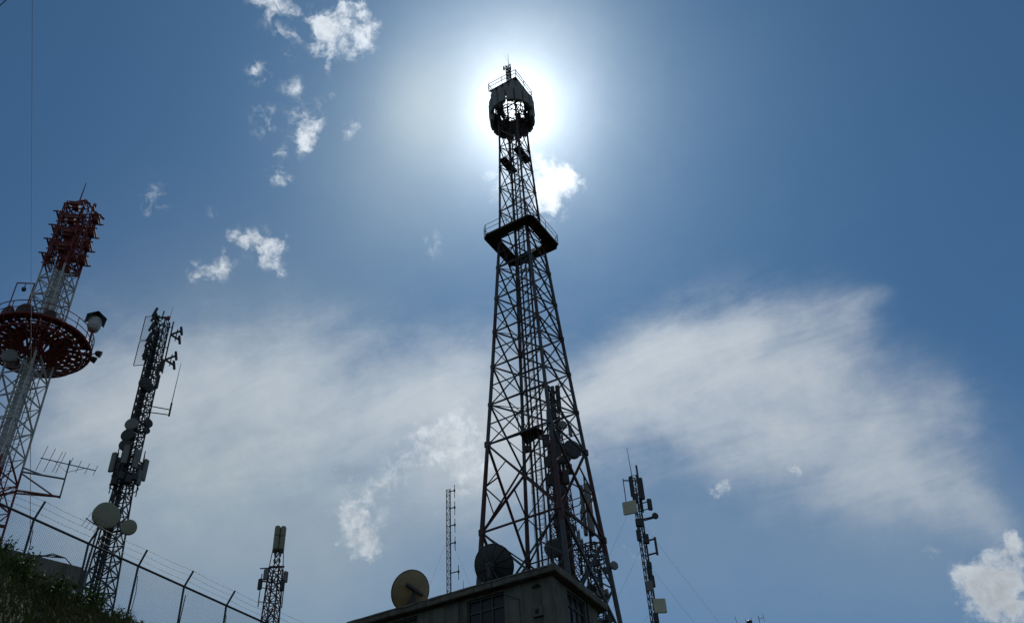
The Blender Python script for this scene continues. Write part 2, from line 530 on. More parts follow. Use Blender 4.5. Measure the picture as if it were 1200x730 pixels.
def interp(z, tab):
    if z <= tab[0][0]:
        return tab[0][1]
    for (a, x), (b, y) in zip(tab, tab[1:]):
        if z <= b:
            return x + (y - x) * (z - a) / (b - a)
    return tab[-1][1]


# ------------------------------------------------------------------ ground
PLATEAU = 12.7


def sstep(x, a, b):
    t = min(1.0, max(0.0, (x - a) / (b - a)))
    return t * t * (3 - 2 * t)


CREST = [(-60, 24.9), (-31, 24.35), (-30, 24.15), (-29.1, 23.4), (-28.5, 22.85), (-27.3, 22.45), (-26.2, 22.3), (-25.1, 22.1), (-23.6, 21.9),
         (-21.8, 21.1), (-18, 19.8), (-10, 18.6), (0, 18.0), (30, 14.5), (60, 10.0)]


def ground_z(x, y):
    """a hill that climbs from the camera to a level top with the masts on it"""
    r = math.hypot(x, y)
    az = math.degrees(math.atan2(x, y))
    lump = 0.10 * math.sin(x * 1.3 + 0.7) * math.cos(y * 1.1) + 0.06 * math.sin(x * 2.9 + y * 2.3)
    rim = 1.6 + 22.0 * math.tan(R(interp(az, CREST) - 0.75)) if abs(az) <= 60 else 11.8 if az < 0 else 5.5
    front = 1.0 - sstep(abs(az), 60, 130)
    if r < 22:
        t = r / 22.0
        z = rim * (0.25 * t + 0.75 * t * t * (3 - 2 * t) * (0.6 + 0.4 * t)) * 1.0
    else:
        z = rim + (PLATEAU - rim) * sstep(r, 23.0, interp(az, [(-18, 31.0), (0, 44.0), (15, 64.0), (40, 90.0)]))
    z = z * front
    z += (lump * sstep(r, 4, 10) * (1.0 - sstep(r, 24, 30)))
    # beyond the hilltop the land falls away to a low plain
    z -= (z + 45.0) * sstep(r, 130, 620)
    return z


def build_ground():
    rs = [0.0, 1.5, 3, 4.5, 6, 8, 10, 12, 13.5, 15, 16.5, 18, 19, 20, 20.6, 21.2, 21.8, 22.4, 23, 24, 25.5, 27, 29, 31, 34, 38, 44, 52, 62, 75, 95, 120,
          160, 220, 300, 420, 600, 900, 1500, 2600, 4500, 8000]
    az = [a * 0.5 for a in range(-80, -30)] + [a * 2.0 for a in range(-7, 160)]
    az = sorted(set(az))
    vs, fs, n = [(0, 0, ground_z(0, 0))], [], len(az)
    for r in rs[1:]:
        for a in az:
            x, y = r * math.sin(R(a)), r * math.cos(R(a))
            vs.append((x, y, ground_z(x, y)))
    for i in range(n):
        fs.append((0, 1 + (i + 1) % n, 1 + i))
    for k in range(len(rs) - 2):
        for i in range(n):
            a, b = 1 + k * n + i, 1 + k * n + (i + 1) % n
            fs.append((a, b, b + n, a + n))
    o = MB().add(vs, fs).build('ground', 'soil', smooth=True)
    o['kind'] = 'structure'


build_ground()

# ------------------------------------------------------------------ lattice helpers
def square_legs(cx, cy, rot, width):
    """function z -> four leg points; rot = heading of one face direction in degrees"""
    a = R(rot)
    u, v = Vector((-math.cos(a), math.sin(a), 0)), Vector((math.sin(a), math.cos(a), 0))
    dirs = [-u - v, u - v, u + v, -u + v]
    return lambda k, z: Vector((cx, cy, z)) + dirs[k % 4] * width(z)


def tri_legs(cx, cy, rot, rad):
    dirs = [Vector((math.sin(R(rot + 120 * k)), math.cos(R(rot + 120 * k)), 0)) for k in range(3)]
    return lambda k, z: Vector((cx, cy, z)) + dirs[k % 3] * rad(z)


def lattice(mb, leg, n, zs, w, horiz=True, cross=True):
    for i, (z0, z1) in enumerate(zip(zs, zs[1:])):
        for k in range(n):
            a0, b0, a1, b1 = leg(k, z0), leg(k + 1, z0), leg(k, z1), leg(k + 1, z1)
            if cross:
                mb.bar(a0, b1, w)
                mb.bar(b0, a1, w)
            elif i % 2:
                mb.bar(a0, b1, w)
            else:
                mb.bar(b0, a1, w)
            if horiz:
                mb.bar(a1, b1, w)
    return mb


def steps(z0, z1, dz):
    n = max(1, round((z1 - z0) / dz))
    return [z0 + (z1 - z0) * i / n for i in range(n + 1)]


def leg_parts(root, leg, n, zs, r, mat, name='leg'):
    for k in range(n):
        mb = MB()
        pts = [leg(k, z) for z in zs]
        mb.path(pts, r, 6)
        mb.build(name, mat, root)


def compass(az):
    return Vector((math.sin(R(az)), math.cos(R(az)), 0))


def panel_antenna(root, c, face, w, h, d, mat='panel_grey', name='panel_antenna', tilt=0.0, pole=None):
    """a sector panel: rounded box with its back bracket; face = heading it looks to"""
    fdir = compass(face)
    side = Vector((fdir.y, -fdir.x, 0))
    up = Vector((0, 0, 1)) + fdir * tilt
    p = MB().box(c, w, d, h, side, up, bev=min(w, d) * 0.28).build(name, mat, root)
    if pole:
        mb = MB()
        for s in (-0.32, 0.32):
            a = Vector(c) + Vector((0, 0, s * h))
            mb.bar(a, Vector((pole[0], pole[1], a.z)), 0.05)
        mb.bar(V(pole[0], pole[1], c[2] - 0.33 * h), V(pole[0], pole[1], c[2] + 0.33 * h), 0.04)
        mb.build('bracket', 'dull_galvanised', p)
    return p


def dish(root, c, face, dia, mat='dish_beige', name='dish_antenna', elev=0.0, drum=True, pole=None, depth=None):
    d = compass(face) * math.cos(R(elev)) + Vector((0, 0, math.sin(R(elev))))
    r = dia / 2
    t = depth or dia * 0.32
    mb = MB()
    if drum:
        mb.lathe(c, d, [(-t, r * 0.35), (-t * 0.8, r * 0.7), (-t * 0.35, r), (t * 0.25, r), (t * 0.33, r * 0.9), (t * 0.42, r * 0.5), (t * 0.45, 0.01)], 20)
    o = mb.build(name, mat, root, smooth=False)
    if pole:
        b = MB()
        back = Vector(c) - d * t * 0.8
        b.tube(back, Vector((pole[0], pole[1], back.z)), 0.05, 6)
        b.tube(back - Vector((0, 0, r * 0.4)), Vector((pole[0], pole[1], back.z - r * 0.5)), 0.035, 5)
        b.build('mount', 'dull_galvanised', o)
    return o


# ------------------------------------------------------------------ the tall tower before the sun
def build_main_tower():
    cx, cy, rot = 1.17, 59.99, 29.4
    base = ground_z(cx, cy)
    W = [(12.0, 4.2), (18, 3.82), (30, 3.077), (46, 2.085), (60, 1.298), (72, 0.967), (81, 0.93)]
    leg = square_legs(cx, cy, rot, lambda z: interp(z, W))
    root = thing('lattice_tower', (cx, cy, base), 'tallest dark lattice tower tapering up to a drum of antenna panels against the sun', 'tower')
    a = R(rot)
    u, v = Vector((-math.cos(a), math.sin(a), 0)), Vector((math.sin(a), math.cos(a), 0))
    C = Vector((cx, cy, 0))
    big = [base, 18.0, 24.7, 31.54, 38.4]
    small = [38.4, 41.83, 45.31, 48.73, 52.18, 55.55, 58.9]
    top = [58.9, 62.2, 65.2, 68.0, 70.7, 73.3, 75.9, 78.7]
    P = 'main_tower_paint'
    for k in range(4):
        mb = MB()
        zz = big + small[1:] + top[1:]
        for z0, z1 in zip(zz, zz[1:]):
            r0 = 0.17 if z0 < 38 else 0.135 if z0 < 58 else 0.095
            r1 = 0.17 if z1 < 38 else 0.135 if z1 < 58 else 0.095
            mb.tube(leg(k, z0), leg(k, z1), r0, 8, r1)
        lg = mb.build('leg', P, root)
        for z in zz[2:-1]:
            p = leg(k, z)
            s = 0.30 if z < 39 else 0.22 if z < 59 else 0.14
            gm = MB().box(p, s * 1.5, s, s * 1.6, u if k % 2 else v, bev=s * 0.2)
            gm.build('gusset', P, lg)
        fm = MB().box(leg(k, base + 0.25), 1.3, 1.3, 0.9, u)
        fm.build('footing', 'roof_concrete', lg)

    def brace(p, q, w):
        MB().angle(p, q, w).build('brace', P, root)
    for i, (z0, z1) in enumerate(zip(big, big[1:])):
        for k in range(4):
            a0, b0, a1, b1 = leg(k, z0), leg(k + 1, z0), leg(k, z1), leg(k + 1, z1)
            brace(a0, b1, 0.15); brace(b0, a1, 0.15); brace(a1, b1, 0.115)
            if i >= 2:
                zm = (z0 + z1) / 2
                am, bm = leg(k, zm), leg(k + 1, zm)
                brace(am, a0.lerp(b1, 0.27), 0.09); brace(am, a1.lerp(b0, 0.27), 0.09)
                brace(bm, b0.lerp(a1, 0.27), 0.09); brace(bm, b1.lerp(a0, 0.27), 0.09)
    for z0, z1 in zip(small, small[1:]):
        zm = (z0 + z1) / 2
        for k in range(4):
            a0, b0, a1, b1 = leg(k, z0), leg(k + 1, z0), leg(k, z1), leg(k + 1, z1)
            brace(a0, b1, 0.115); brace(b0, a1, 0.115); brace(a1, b1, 0.09)
            brace(leg(k, zm), leg(k + 1, zm), 0.075)
    for z0, z1 in zip(top, top[1:]):
        for k in range(4):
            a0, b0, a1, b1 = leg(k, z0), leg(k + 1, z0), leg(k, z1), leg(k + 1, z1)
            brace(a0, b1, 0.085); brace(b0, a1, 0.085); brace(a1, b1, 0.07)
    # plan bracing at some joints
    for z in (41.83, 48.73, 55.55, 65.2, 70.7):
        brace(leg(0, z), leg(2, z), 0.07); brace(leg(1, z), leg(3, z), 0.07)

    # climbing ladder and feeders up the middle
    lad = C - u * 0.15 - v * 0.25
    mb = MB()
    for s in (-0.24, 0.24):
        mb.tube(lad + u * s + V(0, 0, base), lad + u * s + V(0, 0, 74.6), 0.06, 6)
    ld = mb.build('ladder', 'dark_steel', root)
    mb = MB()
    z = base + 0.3
    while z < 74.5:
        mb.tube(lad + u * 0.24 + V(0, 0, z), lad - u * 0.24 + V(0, 0, z), 0.022, 4, caps=False)
        z += 0.34
    mb.build('rungs', 'dark_steel', ld, kind='stuff')
    mb = MB()
    z = base + 3
    while z < 73:
        mb.ring(lad - v * 0.42 + V(0, 0, z), 0.40, 0.02, 8, 4, a0=R(-rot) - math.pi, a1=R(-rot))
        z += 1.35
    for s in (-0.4, 0, 0.4):
        q = lad - v * (0.82 if s == 0 else 0.5) + u * s
        mb.tube(q + V(0, 0, base + 3), q + V(0, 0, 73), 0.018, 4)
    mb.build('ladder_cage', 'dark_steel', ld, kind='stuff')
    for off, r, ztop in ((u * 0.62 + v * 0.2, 0.10, 75), (u * 0.40 + v * 0.35, 0.07, 72), (-u * 0.62 - v * 0.1, 0.085, 75)):
        MB().tube(C + off + V(0, 0, base), C + off + V(0, 0, ztop), r, 6).build('feeder_cable', 'cable_black', root)
    # a broad cable tray bound to the near leg
    mb = MB()
    for t in range(5):
        sh = u * (0.10 + 0.09 * t) + v * 0.22
        mb.path([leg(0, z) + sh for z in (base, 18, 30, 36)], 0.035, 5)
    mb.build('cable_bundle', 'cable_black', root, kind='stuff')

    # the square gallery with its rail
    zp = 59.0
    ho, hi = 2.42, 1.45
    ch = 0.35
    sides = [(u, v), (v, -u), (-u, -v), (-v, u)]
    for e, n in sides:
        poly = [C + e * x + n * y for x, y in ((-ho + ch, -ho), (ho - ch, -ho), (ho - 0.0, -ho + ch), (hi, -hi), (-hi, -hi), (-ho, -ho + ch))]
        dk = MB().prism([(p.x, p.y) for p in poly], zp - 0.06, zp + 0.0).build('deck_panel', 'brown_deck', root)
        jm = MB()
        for x in (-1.5, -0.5, 0.5, 1.5):
            jm.bar(C + e * x - n * (hi - 0.1) + V(0, 0, zp - 0.14), C + e * x - n * (ho - 0.03) + V(0, 0, zp - 0.14), 0.08, 0.14)
        jm.bar(C + e * (-ho + ch) - n * (ho - 0.02) + V(0, 0, zp - 0.07), C + e * (ho - ch) - n * (ho - 0.02) + V(0, 0, zp - 0.07), 0.05, 0.2)
        jm.build('joist', 'brown_deck', dk)
    rail = MB()
    corner = []
    for e, n in sides:
        corner += [C + e * (-ho + ch) - n * ho, C + e * (ho - ch) - n * ho]
    for i, p in enumerate(corner):
        q = corner[(i + 1) % 8]
        for h in (0.55, 1.08):
            rail.tube(p + V(0, 0, zp + h), q + V(0, 0, zp + h), 0.024, 5)
    rl = rail.build('guard_rail', 'dark_steel', root)
    for i, p in enumerate(corner):
        MB().tube(p + V(0, 0, zp - 0.1), p + V(0, 0, zp + 1.1), 0.03, 5).build('rail_post', 'dark_steel', rl)
        if i % 2 == 0:
            m = p.lerp(corner[(i + 1) % 8], 0.5)
            MB().tube(m + V(0, 0, zp - 0.1), m + V(0, 0, zp + 1.1), 0.026, 5).build('rail_post', 'dark_steel', rl)

    # two narrow planks across the shaft below the head
    for s, zz in ((0.82, 69.0), (-0.72, 69.5)):
        mb = MB().box(C + u * s + V(0, 0, zz), 0.66, 2.2, 0.08, u)
        mb.bar(C + u * (s - 0.33) - v * 1.1 + V(0, 0, zz + 0.12), C + u * (s - 0.33) + v * 1.1 + V(0, 0, zz + 0.12), 0.04, 0.2)
        mb.build('rest_plank', 'brown_deck', root)
    # a rest stage inside the shaft, with a little frame standing on it
    zz = 39.7
    o = C + u * 0.55
    poly = [o - u * 1.25 + v * 0.2, o + u * 0.75 + v * 0.9, o + u * 0.35 - v * 0.9, o - u * 1.0 - v * 0.9]
    st = MB().prism([(p.x, p.y) for p in poly], zz - 0.08, zz)
    st = st.build('rest_stage', 'brown_deck', root)
    fm = MB()
    for p in (poly[1], poly[2]):
        fm.tube(p + V(0, 0, zz), p + V(0, 0, zz + 1.7), 0.035, 5)
    fm.tube(poly[1] + V(0, 0, zz + 1.7), poly[2] + V(0, 0, zz + 1.7), 0.035, 5)
    fm.tube(poly[1] + V(0, 0, zz + 0.9), poly[2] + V(0, 0, zz + 0.9), 0.025, 5)
    fm.box(poly[1] + V(0, 0, zz - 0.35), 0.3, 0.2, 0.5, u)
    fm.build('stage_rail', 'dark_steel', st)

    # the head: a drum of barrel-shaped panels in tiers; some are missing on the sunny side
    ht = 1.36
    for e, n_ in sides:
        for x in (-1.02, -0.34, 0.34, 1.02):
            q = C + e * x - n_ * ht
            f = -n_
            az = math.degrees(math.atan2(f.x, f.y))
            if f.y > 0.3 and q.y > cy + 0.6 and -0.75 < q.x - cx < 1.25:
                continue
            panel_antenna(root, q + V(0, 0, 77.95), az, 0.62, 1.5, 0.42, 'head_panel')
    n = 16
    for t, (zc, h, rr) in enumerate([(76.35, 1.95, 2.02), (75.05, 1.1, 1.95)]):
        for i in range(n):
            az = (i + 0.5 * t) * 360.0 / n + 3
            if t == 1 and math.cos(R(az - 180)) > 0.25:
                continue
            panel_antenna(root, C + compass(az) * rr + V(0, 0, zc), az, 0.72, h * 0.95, 0.38, 'head_panel')
    frame = MB()
    for z in (74.6, 75.4, 77.2):
        frame.ring(C + V(0, 0, z), 1.62, 0.05, 16, 5)
    for i in range(8):
        f = compass(i * 45 + 14)
        frame.tube(C + f * 1.62 + V(0, 0, 74.4), C + f * 1.62 + V(0, 0, 77.3), 0.05, 5)
        frame.bar(C + f * 0.9 + V(0, 0, 77.2), C + f * 1.62 + V(0, 0, 77.2), 0.06)
    frame.build('head_frame', 'dark_steel', root)
    # lumps of connectors and jumper cable under the head
    lump = MB()
    rnd = random.Random(3)
    for i in range(16):
        az = rnd.uniform(50, 110) * rnd.choice((-1, 1))
        f = compass(az)
        zz = rnd.uniform(74.3, 75.6)
        p = C + f * rnd.uniform(0.5, 1.6) + V(0, 0, zz)
        lump.box(p, rnd.uniform(0.2, 0.5), rnd.uniform(0.15, 0.35), rnd.uniform(0.3, 0.8), compass(rnd.uniform(0, 360)))
        q = p + V(rnd.uniform(-.5, .5), rnd.uniform(-.5, .5), rnd.uniform(.4, 1.4))
        lump.tube(p, q, 0.05, 5)
    lump.build('jumper_boxes', 'panel_dark', root, kind='stuff')
    hr = 1.56
    pl = [C + (-u - v) * hr, C + (-u + v) * hr, C + (-u * 0.35 + v * 0.35) * hr, C + (u * 0.35 - v * 0.35) * hr, C + (u - v) * hr]
    roof = MB().prism([(p.x, p.y) for p in pl], 78.74, 78.88)
    rf = roof.build('roof_plate', 'dark_steel', root)
    mb = MB()
    cs = [C + e * -hr - n_ * hr for e, n_ in sides]
    for i, p in enumerate(cs):
        q = cs[(i + 1) % 4]
        for h in (0.55, 1.05):
            mb.tube(p + V(0, 0, 78.88 + h), q + V(0, 0, 78.88 + h), 0.038, 4)
        for t in (0, 0.5):
            m = p.lerp(q, t)
            mb.tube(m + V(0, 0, 78.88), m + V(0, 0, 79.95), 0.04, 4)
    mb.build('roof_rail', 'dark_steel', rf)
    tl = tri_legs(cx, cy, 20, lambda z: 0.3)
    mb = lattice(MB(), tl, 3, steps(78.88, 83.4, 0.5), 0.045)
    for k in range(3):
        mb.tube(tl(k, 78.88), tl(k, 83.5), 0.04, 5)
    mb.build('top_mast', 'dark_steel', root)
    for zz, az in ((81.2, 80), (82.9, 250), (80.6, 300), (82.4, 160), (81.8, 20)):
        f = compass(az)
        mb = MB()
        mb.bar(C + V(0, 0, zz), C + f * 0.55 + V(0, 0, zz), 0.05)
        mb.box(C + f * 0.5 + V(0, 0, zz), 0.14, 0.14, 0.5, f)
        mb.build('beacon_arm', 'dark_steel', root)
    mb = MB().tube(C + V(0, 0, 83.2), C + V(0.05, 0, 85.5), 0.035, 5, 0.015)
    mb.tube(C - u * 0.25 + V(0, 0, 83.2), C + u * 0.45 + V(0, 0, 85.9), 0.012, 4, 0.006)
    mb.build('lightning_rod', 'dark_steel', root)
    # small things bolted to the right-hand leg low down
    p = leg(3, 29.6)
    dish(root, p + V(0.35, -0.3, 0), 150, 0.6, 'panel_grey', pole=(p.x, p.y))
    return root


build_main_tower()


# ------------------------------------------------------------------ the red and white tower
def build_red_tower():
    cx, cy = -33.2, 52.35
    base = ground_z(cx, cy)
    root = thing('lattice_tower', (cx, cy, base), 'red and white banded lattice tower with a round red gallery', 'tower')
    C = Vector((cx, cy, 0))
    view = math.degrees(math.atan2(cx, cy))         # heading from the viewer
    W = [(12.0, 1.25), (30, 1.12), (44, 1.02), (46, 0.92), (60, 0.86)]
    leg = square_legs(cx, cy, view + 41, lambda z: interp(z, W))
    zs = steps(base, 43.6, 1.95) + steps(45.6, 58.0, 1.55)
    P = 'red_white_paint'
    for k in range(4):
        mb = MB()
        mb.path([leg(k, z) for z in (base, 30, 44, 46, 58)], 0.075, 8)
        lg = mb.build('leg', P, root)
        MB().box(leg(k, base + 0.2), 0.7, 0.7, 0.8).build('footing', 'roof_concrete', lg)
    for i, (z0, z1) in enumerate(zip(zs, zs[1:])):
        if z1 - z0 < 0.3:
            continue
        for k in range(4):
            a0, b0, a1, b1 = leg(k, z0), leg(k + 1, z0), leg(k, z1), leg(k + 1, z1)
            p, q = (a0, b1) if i % 2 else (b0, a1)
            MB().angle(p, q, 0.09).build('brace', P, root)
            MB().angle(a1, b1, 0.07).build('brace', P, root)
            if z0 > 45 or i % 2 == 0:
                MB().angle(*((b0, a1) if i % 2 else (a0, b1)), 0.06).build('brace', P, root)
    # feeders and ladder up the middle: painted pale like the legs
    e = compass(view + 90)
    t = -compass(view)
    for j, (s, d, r) in enumerate(((-0.45, 0.3, 0.07), (-0.27, 0.35, 0.06), (-0.05, 0.3, 0.075), (0.17, 0.35, 0.06), (0.40, 0.2, 0.05), (-0.15, -0.4, 0.08), (0.3, -0.35, 0.06))):
        MB().tube(C + e * s + t * d + V(0, 0, base), C + e * s + t * d + V(0, 0, 56), r, 6).build('feeder_cable', P, root)
    mb = MB()
    for s in (0.55, 0.85):
        mb.tube(C + e * s + t * 0.1 + V(0, 0, base), C + e * s + t * 0.1 + V(0, 0, 57), 0.04, 5)
    z = base
    while z < 57:
        mb.tube(C + e * 0.55 + t * 0.1 + V(0, 0, z), C + e * 0.85 + t * 0.1 + V(0, 0, z), 0.02, 4, caps=False)
        mb.bar(C - e * 0.55 + t * 0.38 + V(0, 0, z), C + e * 0.45 + t * 0.38 + V(0, 0, z), 0.05)
        z += 0.4
    mb.build('ladder', P, root, kind='stuff')

    # round gallery
    zg, Rg = 44.6, 3.55
    gal = MB()
    gal.ring(C + V(0, 0, zg), Rg, 0.11, 40, 6)
    MB().ring(C + V(0, 0, zg - 0.55), Rg * 0.86, 0.09, 36, 6).build('gallery_ring', 'red_paint', root)
    g = gal.build('gallery_ring', 'red_paint', root)
    MB().ring(C + V(0, 0, zg), Rg * 0.68, 0.07, 32, 6).build('gallery_ring', 'red_paint', root)
    MB().ring(C + V(0, 0, zg), Rg * 0.42, 0.07, 28, 6).build('gallery_ring', 'red_paint', root)
    for fr in (0.93, 0.78, 0.55):
        MB().ring(C + V(0, 0, zg - 0.02), Rg * fr, 0.06, 32, 5).build('gallery_ring', 'red_paint', root)
    nr = 28
    for i in range(nr):
        f, f2 = compass(i * 360 / nr), compass((i + 1) * 360 / nr)
        mb = MB()
        mb.bar(C + f * 0.9 + V(0, 0, zg), C + f * Rg + V(0, 0, zg), 0.15, 0.2)
        mb.bar(C + f * 1.0 + V(0, 0, zg - 1.5), C + f * Rg * 0.86 + V(0, 0, zg - 0.55), 0.12)
        mb.bar(C + f * Rg * 0.86 + V(0, 0, zg - 0.55), C + f * Rg + V(0, 0, zg), 0.07)
        mb.bar(C + f * Rg * 0.68 + V(0, 0, zg), C + f2 * Rg * 0.86 + V(0, 0, zg - 0.55), 0.085)
        mb.bar(C + f * Rg * 0.42 + V(0, 0, zg), C + f2 * Rg * 0.68 + V(0, 0, zg), 0.085)
        mb.build('gallery_beam', 'red_paint', root)
    for h, r in ((0.55, 0.03), (1.1, 0.035)):
        rl = MB().ring(C + V(0, 0, zg + h), Rg, r, 40, 5).build('guard_rail', 'red_paint', root)
    for i in range(20):
        f = compass(i * 18 + 5)
        MB().tube(C + f * Rg + V(0, 0, zg), C + f * Rg + V(0, 0, zg + 1.12), 0.032, 5).build('rail_post', 'red_paint', rl)
    # walkway plates on the near half of the gallery, with drums stood on them
    for a0 in range(-75, 60, 27):
        pts = []
        for a in (a0, a0 + 13, a0 + 25):
            pts.append(C + compass(view + 180 + a) * Rg * 0.98)
        for a in (a0 + 25, a0 + 13, a0):
            pts.append(C + compass(view + 180 + a) * Rg * 0.80)
        MB().prism([(p.x, p.y) for p in pts], zg + 0.10, zg + 0.15).build('deck_panel', 'red_paint', root)
    for a, rr, dia, zz, m in ((28, 2.9, 1.15, 0.7, 'panel_dark'), (52, 3.0, 1.05, 0.7, 'panel_dark'), (-4, 2.9, 0.8, 0.65, 'panel_dark'), (-62, 2.2, 1.1, 0.3, 'panel_grey')):
        f = compass(view + 180 + a)
        dish(root, C + f * rr + V(0, 0, zg + zz), view + 180 + a, dia, m, pole=((C + f * 1.0).x, (C + f * 1.0).y))
    # dish slung below
    f = compass(view + 225)
    dish(root, C + f * 1.9 + V(0, 0, zg - 2.3), view + 195, 1.0, 'panel_grey', pole=((C + f * 0.9).x, (C + f * 0.9).y))
    # gantry frame with a hanging lamp, on the far left of the rail
    f = compass(view + 222)
    p0, p1 = C + f * Rg + t * -0.2, C + f * Rg + e * 1.05 + t * 0.25
    mb = MB()
    for p in (p0, p1):
        mb.tube(p + V(0, 0, zg + 0.2), p + V(0, 0, zg + 2.9), 0.045, 5)
    mb.tube(p0 + V(0, 0, zg + 2.9), p1 + V(0, 0, zg + 2.9), 0.045, 5)
    gt = mb.build('gantry_frame', 'red_paint', root)
    m = p0.lerp(p1, 0.5)
    mb = MB().tube(m + V(0, 0, zg + 2.4), m + V(0, 0, zg + 2.9), 0.03, 4)
    mb.box(m + V(0, 0, zg + 2.35), 0.22, 0.2, 0.25)
    mb.build('gantry_lamp', 'dark_steel', gt)
    # covered drum on a stalk at the right-hand rail
    f = compass(view + 90 + 28)
    q = C + f * Rg
    mb = MB().tube(q + V(0, 0, zg), q + V(0, 0, zg + 1.3), 0.08, 6)
    mb.build('drum_stalk', 'red_paint', root)
    b = q + V(0, 0, zg + 1.75)
    dm = MB().lathe(b + V(0, 0, -0.6), (0, 0, 1), [(0, 0.2), (0.12, 0.36), (0.4, 0.46), (0.95, 0.46), (1.1, 0.38)], 16)
    dm = dm.build('drum_antenna', 'white_paint', root)
    mb = MB()
    ridge0, ridge1 = b + t * 0.55 + V(0, 0, 0.85), b - t * 0.55 + V(0, 0, 0.85)
    for s in (-1, 1):
        lo0, lo1 = ridge0 + e * (0.68 * s) - V(0, 0, 0.5), ridge1 + e * (0.68 * s) - V(0, 0, 0.5)
        up = V(0, 0, 0.05)
        mb.add([ridge0, ridge1, lo1, lo0, ridge0 + up, ridge1 + up, lo1 + up, lo0 + up],
               [(0, 1, 2, 3), (7, 6, 5, 4), (0, 3, 7, 4), (1, 0, 4, 5), (2, 1, 5, 6), (3, 2, 6, 7)])
    mb.build('weather_hood', 'dark_steel', dm)
    # two floodlights low on the right of the rim
    for da, o in ((8, 0.35), (-4, 0.15)):
        f = compass(view + 90 + da)
        q = C + f * (Rg + o) + V(0, 0, zg + 0.25)
        mb = MB().tube(C + f * Rg + V(0, 0, zg), q, 0.04, 5)
        fl = mb.build('floodlight', 'dark_steel', root)
        MB().lathe(q, f - V(0, 0, 0.3), [(-0.1, 0.12), (0.05, 0.22), (0.32, 0.26), (0.34, 0.2)], 10).build('lamp_head', 'dark_steel', fl)

    # head: four stacks of dipole panels with grid reflectors
    z0 = 52.0
    for face in range(4):
        az = view + 180 + 20 + 90 * face
        f = compass(az)
        s = Vector((f.y, -f.x, 0))
        for row in range(4):
            zc = z0 + 0.72 + row * 1.46
            c = C + f * 1.05 + V(0, 0, zc)
            mb = MB()
            for xx in (-0.85, 0, 0.85):
                mb.bar(c + s * xx - V(0, 0, 0.68), c + s * xx + V(0, 0, 0.68), 0.07)
            for zz in (-0.68, 0, 0.68):
                mb.bar(c - s * 0.85 + V(0, 0, zz), c + s * 0.85 + V(0, 0, zz), 0.07)
            for zz in (-0.5, 0.5):
                mb.bar(C + f * 0.75 + V(0, 0, zc + zz), c + V(0, 0, zz), 0.08)
            pn = mb.build('dipole_panel', 'red_paint', root)
            gm = MB()
            for j in range(-9, 10):
                gm.tube(c + s * (j * 0.094) - V(0, 0, 0.7), c + s * (j * 0.094) + V(0, 0, 0.7), 0.012, 3, caps=False)
            gm.build('grid_reflector', 'red_paint', pn, kind='stuff')
            dm = MB()
            dm.tube(c, c + f * 0.5, 0.05, 5)
            dm.bar(c + f * 0.48 - s * 0.6, c + f * 0.48 + s * 0.6, 0.1, 0.13)
            for xx in (-0.55, 0.55):
                dm.tube(c + s * xx, c + f * 0.72 + s * xx, 0.06, 5)
            dm.box(c + f * 0.2, 0.45, 0.4, 0.6, s)
            dm.build('dipole', 'red_paint', pn)
    cap = MB()
    for k in range(4):
        cap.bar(leg(k, 58), leg(k + 1, 58), 0.1)
    cap.bar(leg(0, 58), leg(2, 58), 0.09)
    cap.build('head_cap', 'red_paint', root)
    MB().tube(C - e * 0.35 + V(0, 0, 57.8), C - e * 0.30 + V(0, 0, 60.9), 0.075, 6, 0.03).build('lightning_rod', 'red_paint', root)
    mb = MB().tube(C + e * 0.75 + V(0, 0, 57.9), C + e * 0.8 + V(0, 0, 58.8), 0.035, 5)
    mb.lathe(C + e * 0.8 + V(0, 0, 58.7), (0, 0, 1), [(0, 0.1), (0.08, 0.15), (0.3, 0.13), (0.38, 0.05)], 8)
    mb.build('beacon_lamp', 'lamp_red', root)
    mb = MB().bar(C - e * 1.35 + V(0, 0, 58.1), C - e * 0.2 + V(0, 0, 58.35), 0.12)
    mb.bar(C + e * 0.9 + t * 0.4 + V(0, 0, 57.9), C + e * 1.75 + t * 0.4 + V(0, 0, 57.4), 0.12)
    mb.build('spreader_bar', 'red_paint', root)

    # bracket on the right-hand side with an upright and a yagi
    rl_ = C + e * 1.5
    za, zb = 33.55, 34.9
    out = C + e * 4.1 + t * 0.3
    mb = MB()
    mb.bar(rl_ + V(0, 0, za), out + V(0, 0, za), 0.11)
    mb.bar(rl_ - t * 0.6 + V(0, 0, za + 0.1), out + V(0, 0, za), 0.08)
    br = mb.build('yagi_bracket', 'red_paint', root)
    mb = MB()
    mb.bar(rl_ + V(0, 0, zb), out + V(0, 0, zb - 0.05), 0.09)
    mb.bar(rl_ + V(0, 0, zb + 0.3), rl_.lerp(out, 0.45) + V(0, 0, zb - 0.0), 0.08)
    mb.bar(rl_ + V(0, 0, zb - 0.1), rl_.lerp(out, 0.85) + V(0, 0, za), 0.08)
    mb.build('bracket_strut', 'galvanised', br)
    MB().tube(out + V(0, 0, za - 0.1), out + V(0, 0, zb + 1.35), 0.05, 6).build('yagi_pole', 'galvanised', root)
    yz = zb + 0.95
    ya, yb = out - e * 1.75 + V(0, 0, yz + 0.12), out + e * 1.7 + V(0, 0, yz + 0.05)
    mb = MB().tube(ya, yb, 0.035, 5)
    mb.tube(out + V(0, 0, yz - 0.5), ya.lerp(yb, 0.25), 0.018, 4)
    mb.tube(out + V(0, 0, yz - 0.5), ya.lerp(yb, 0.8), 0.018, 4)
    yg = mb.build('yagi_boom', 'dark_steel', root)
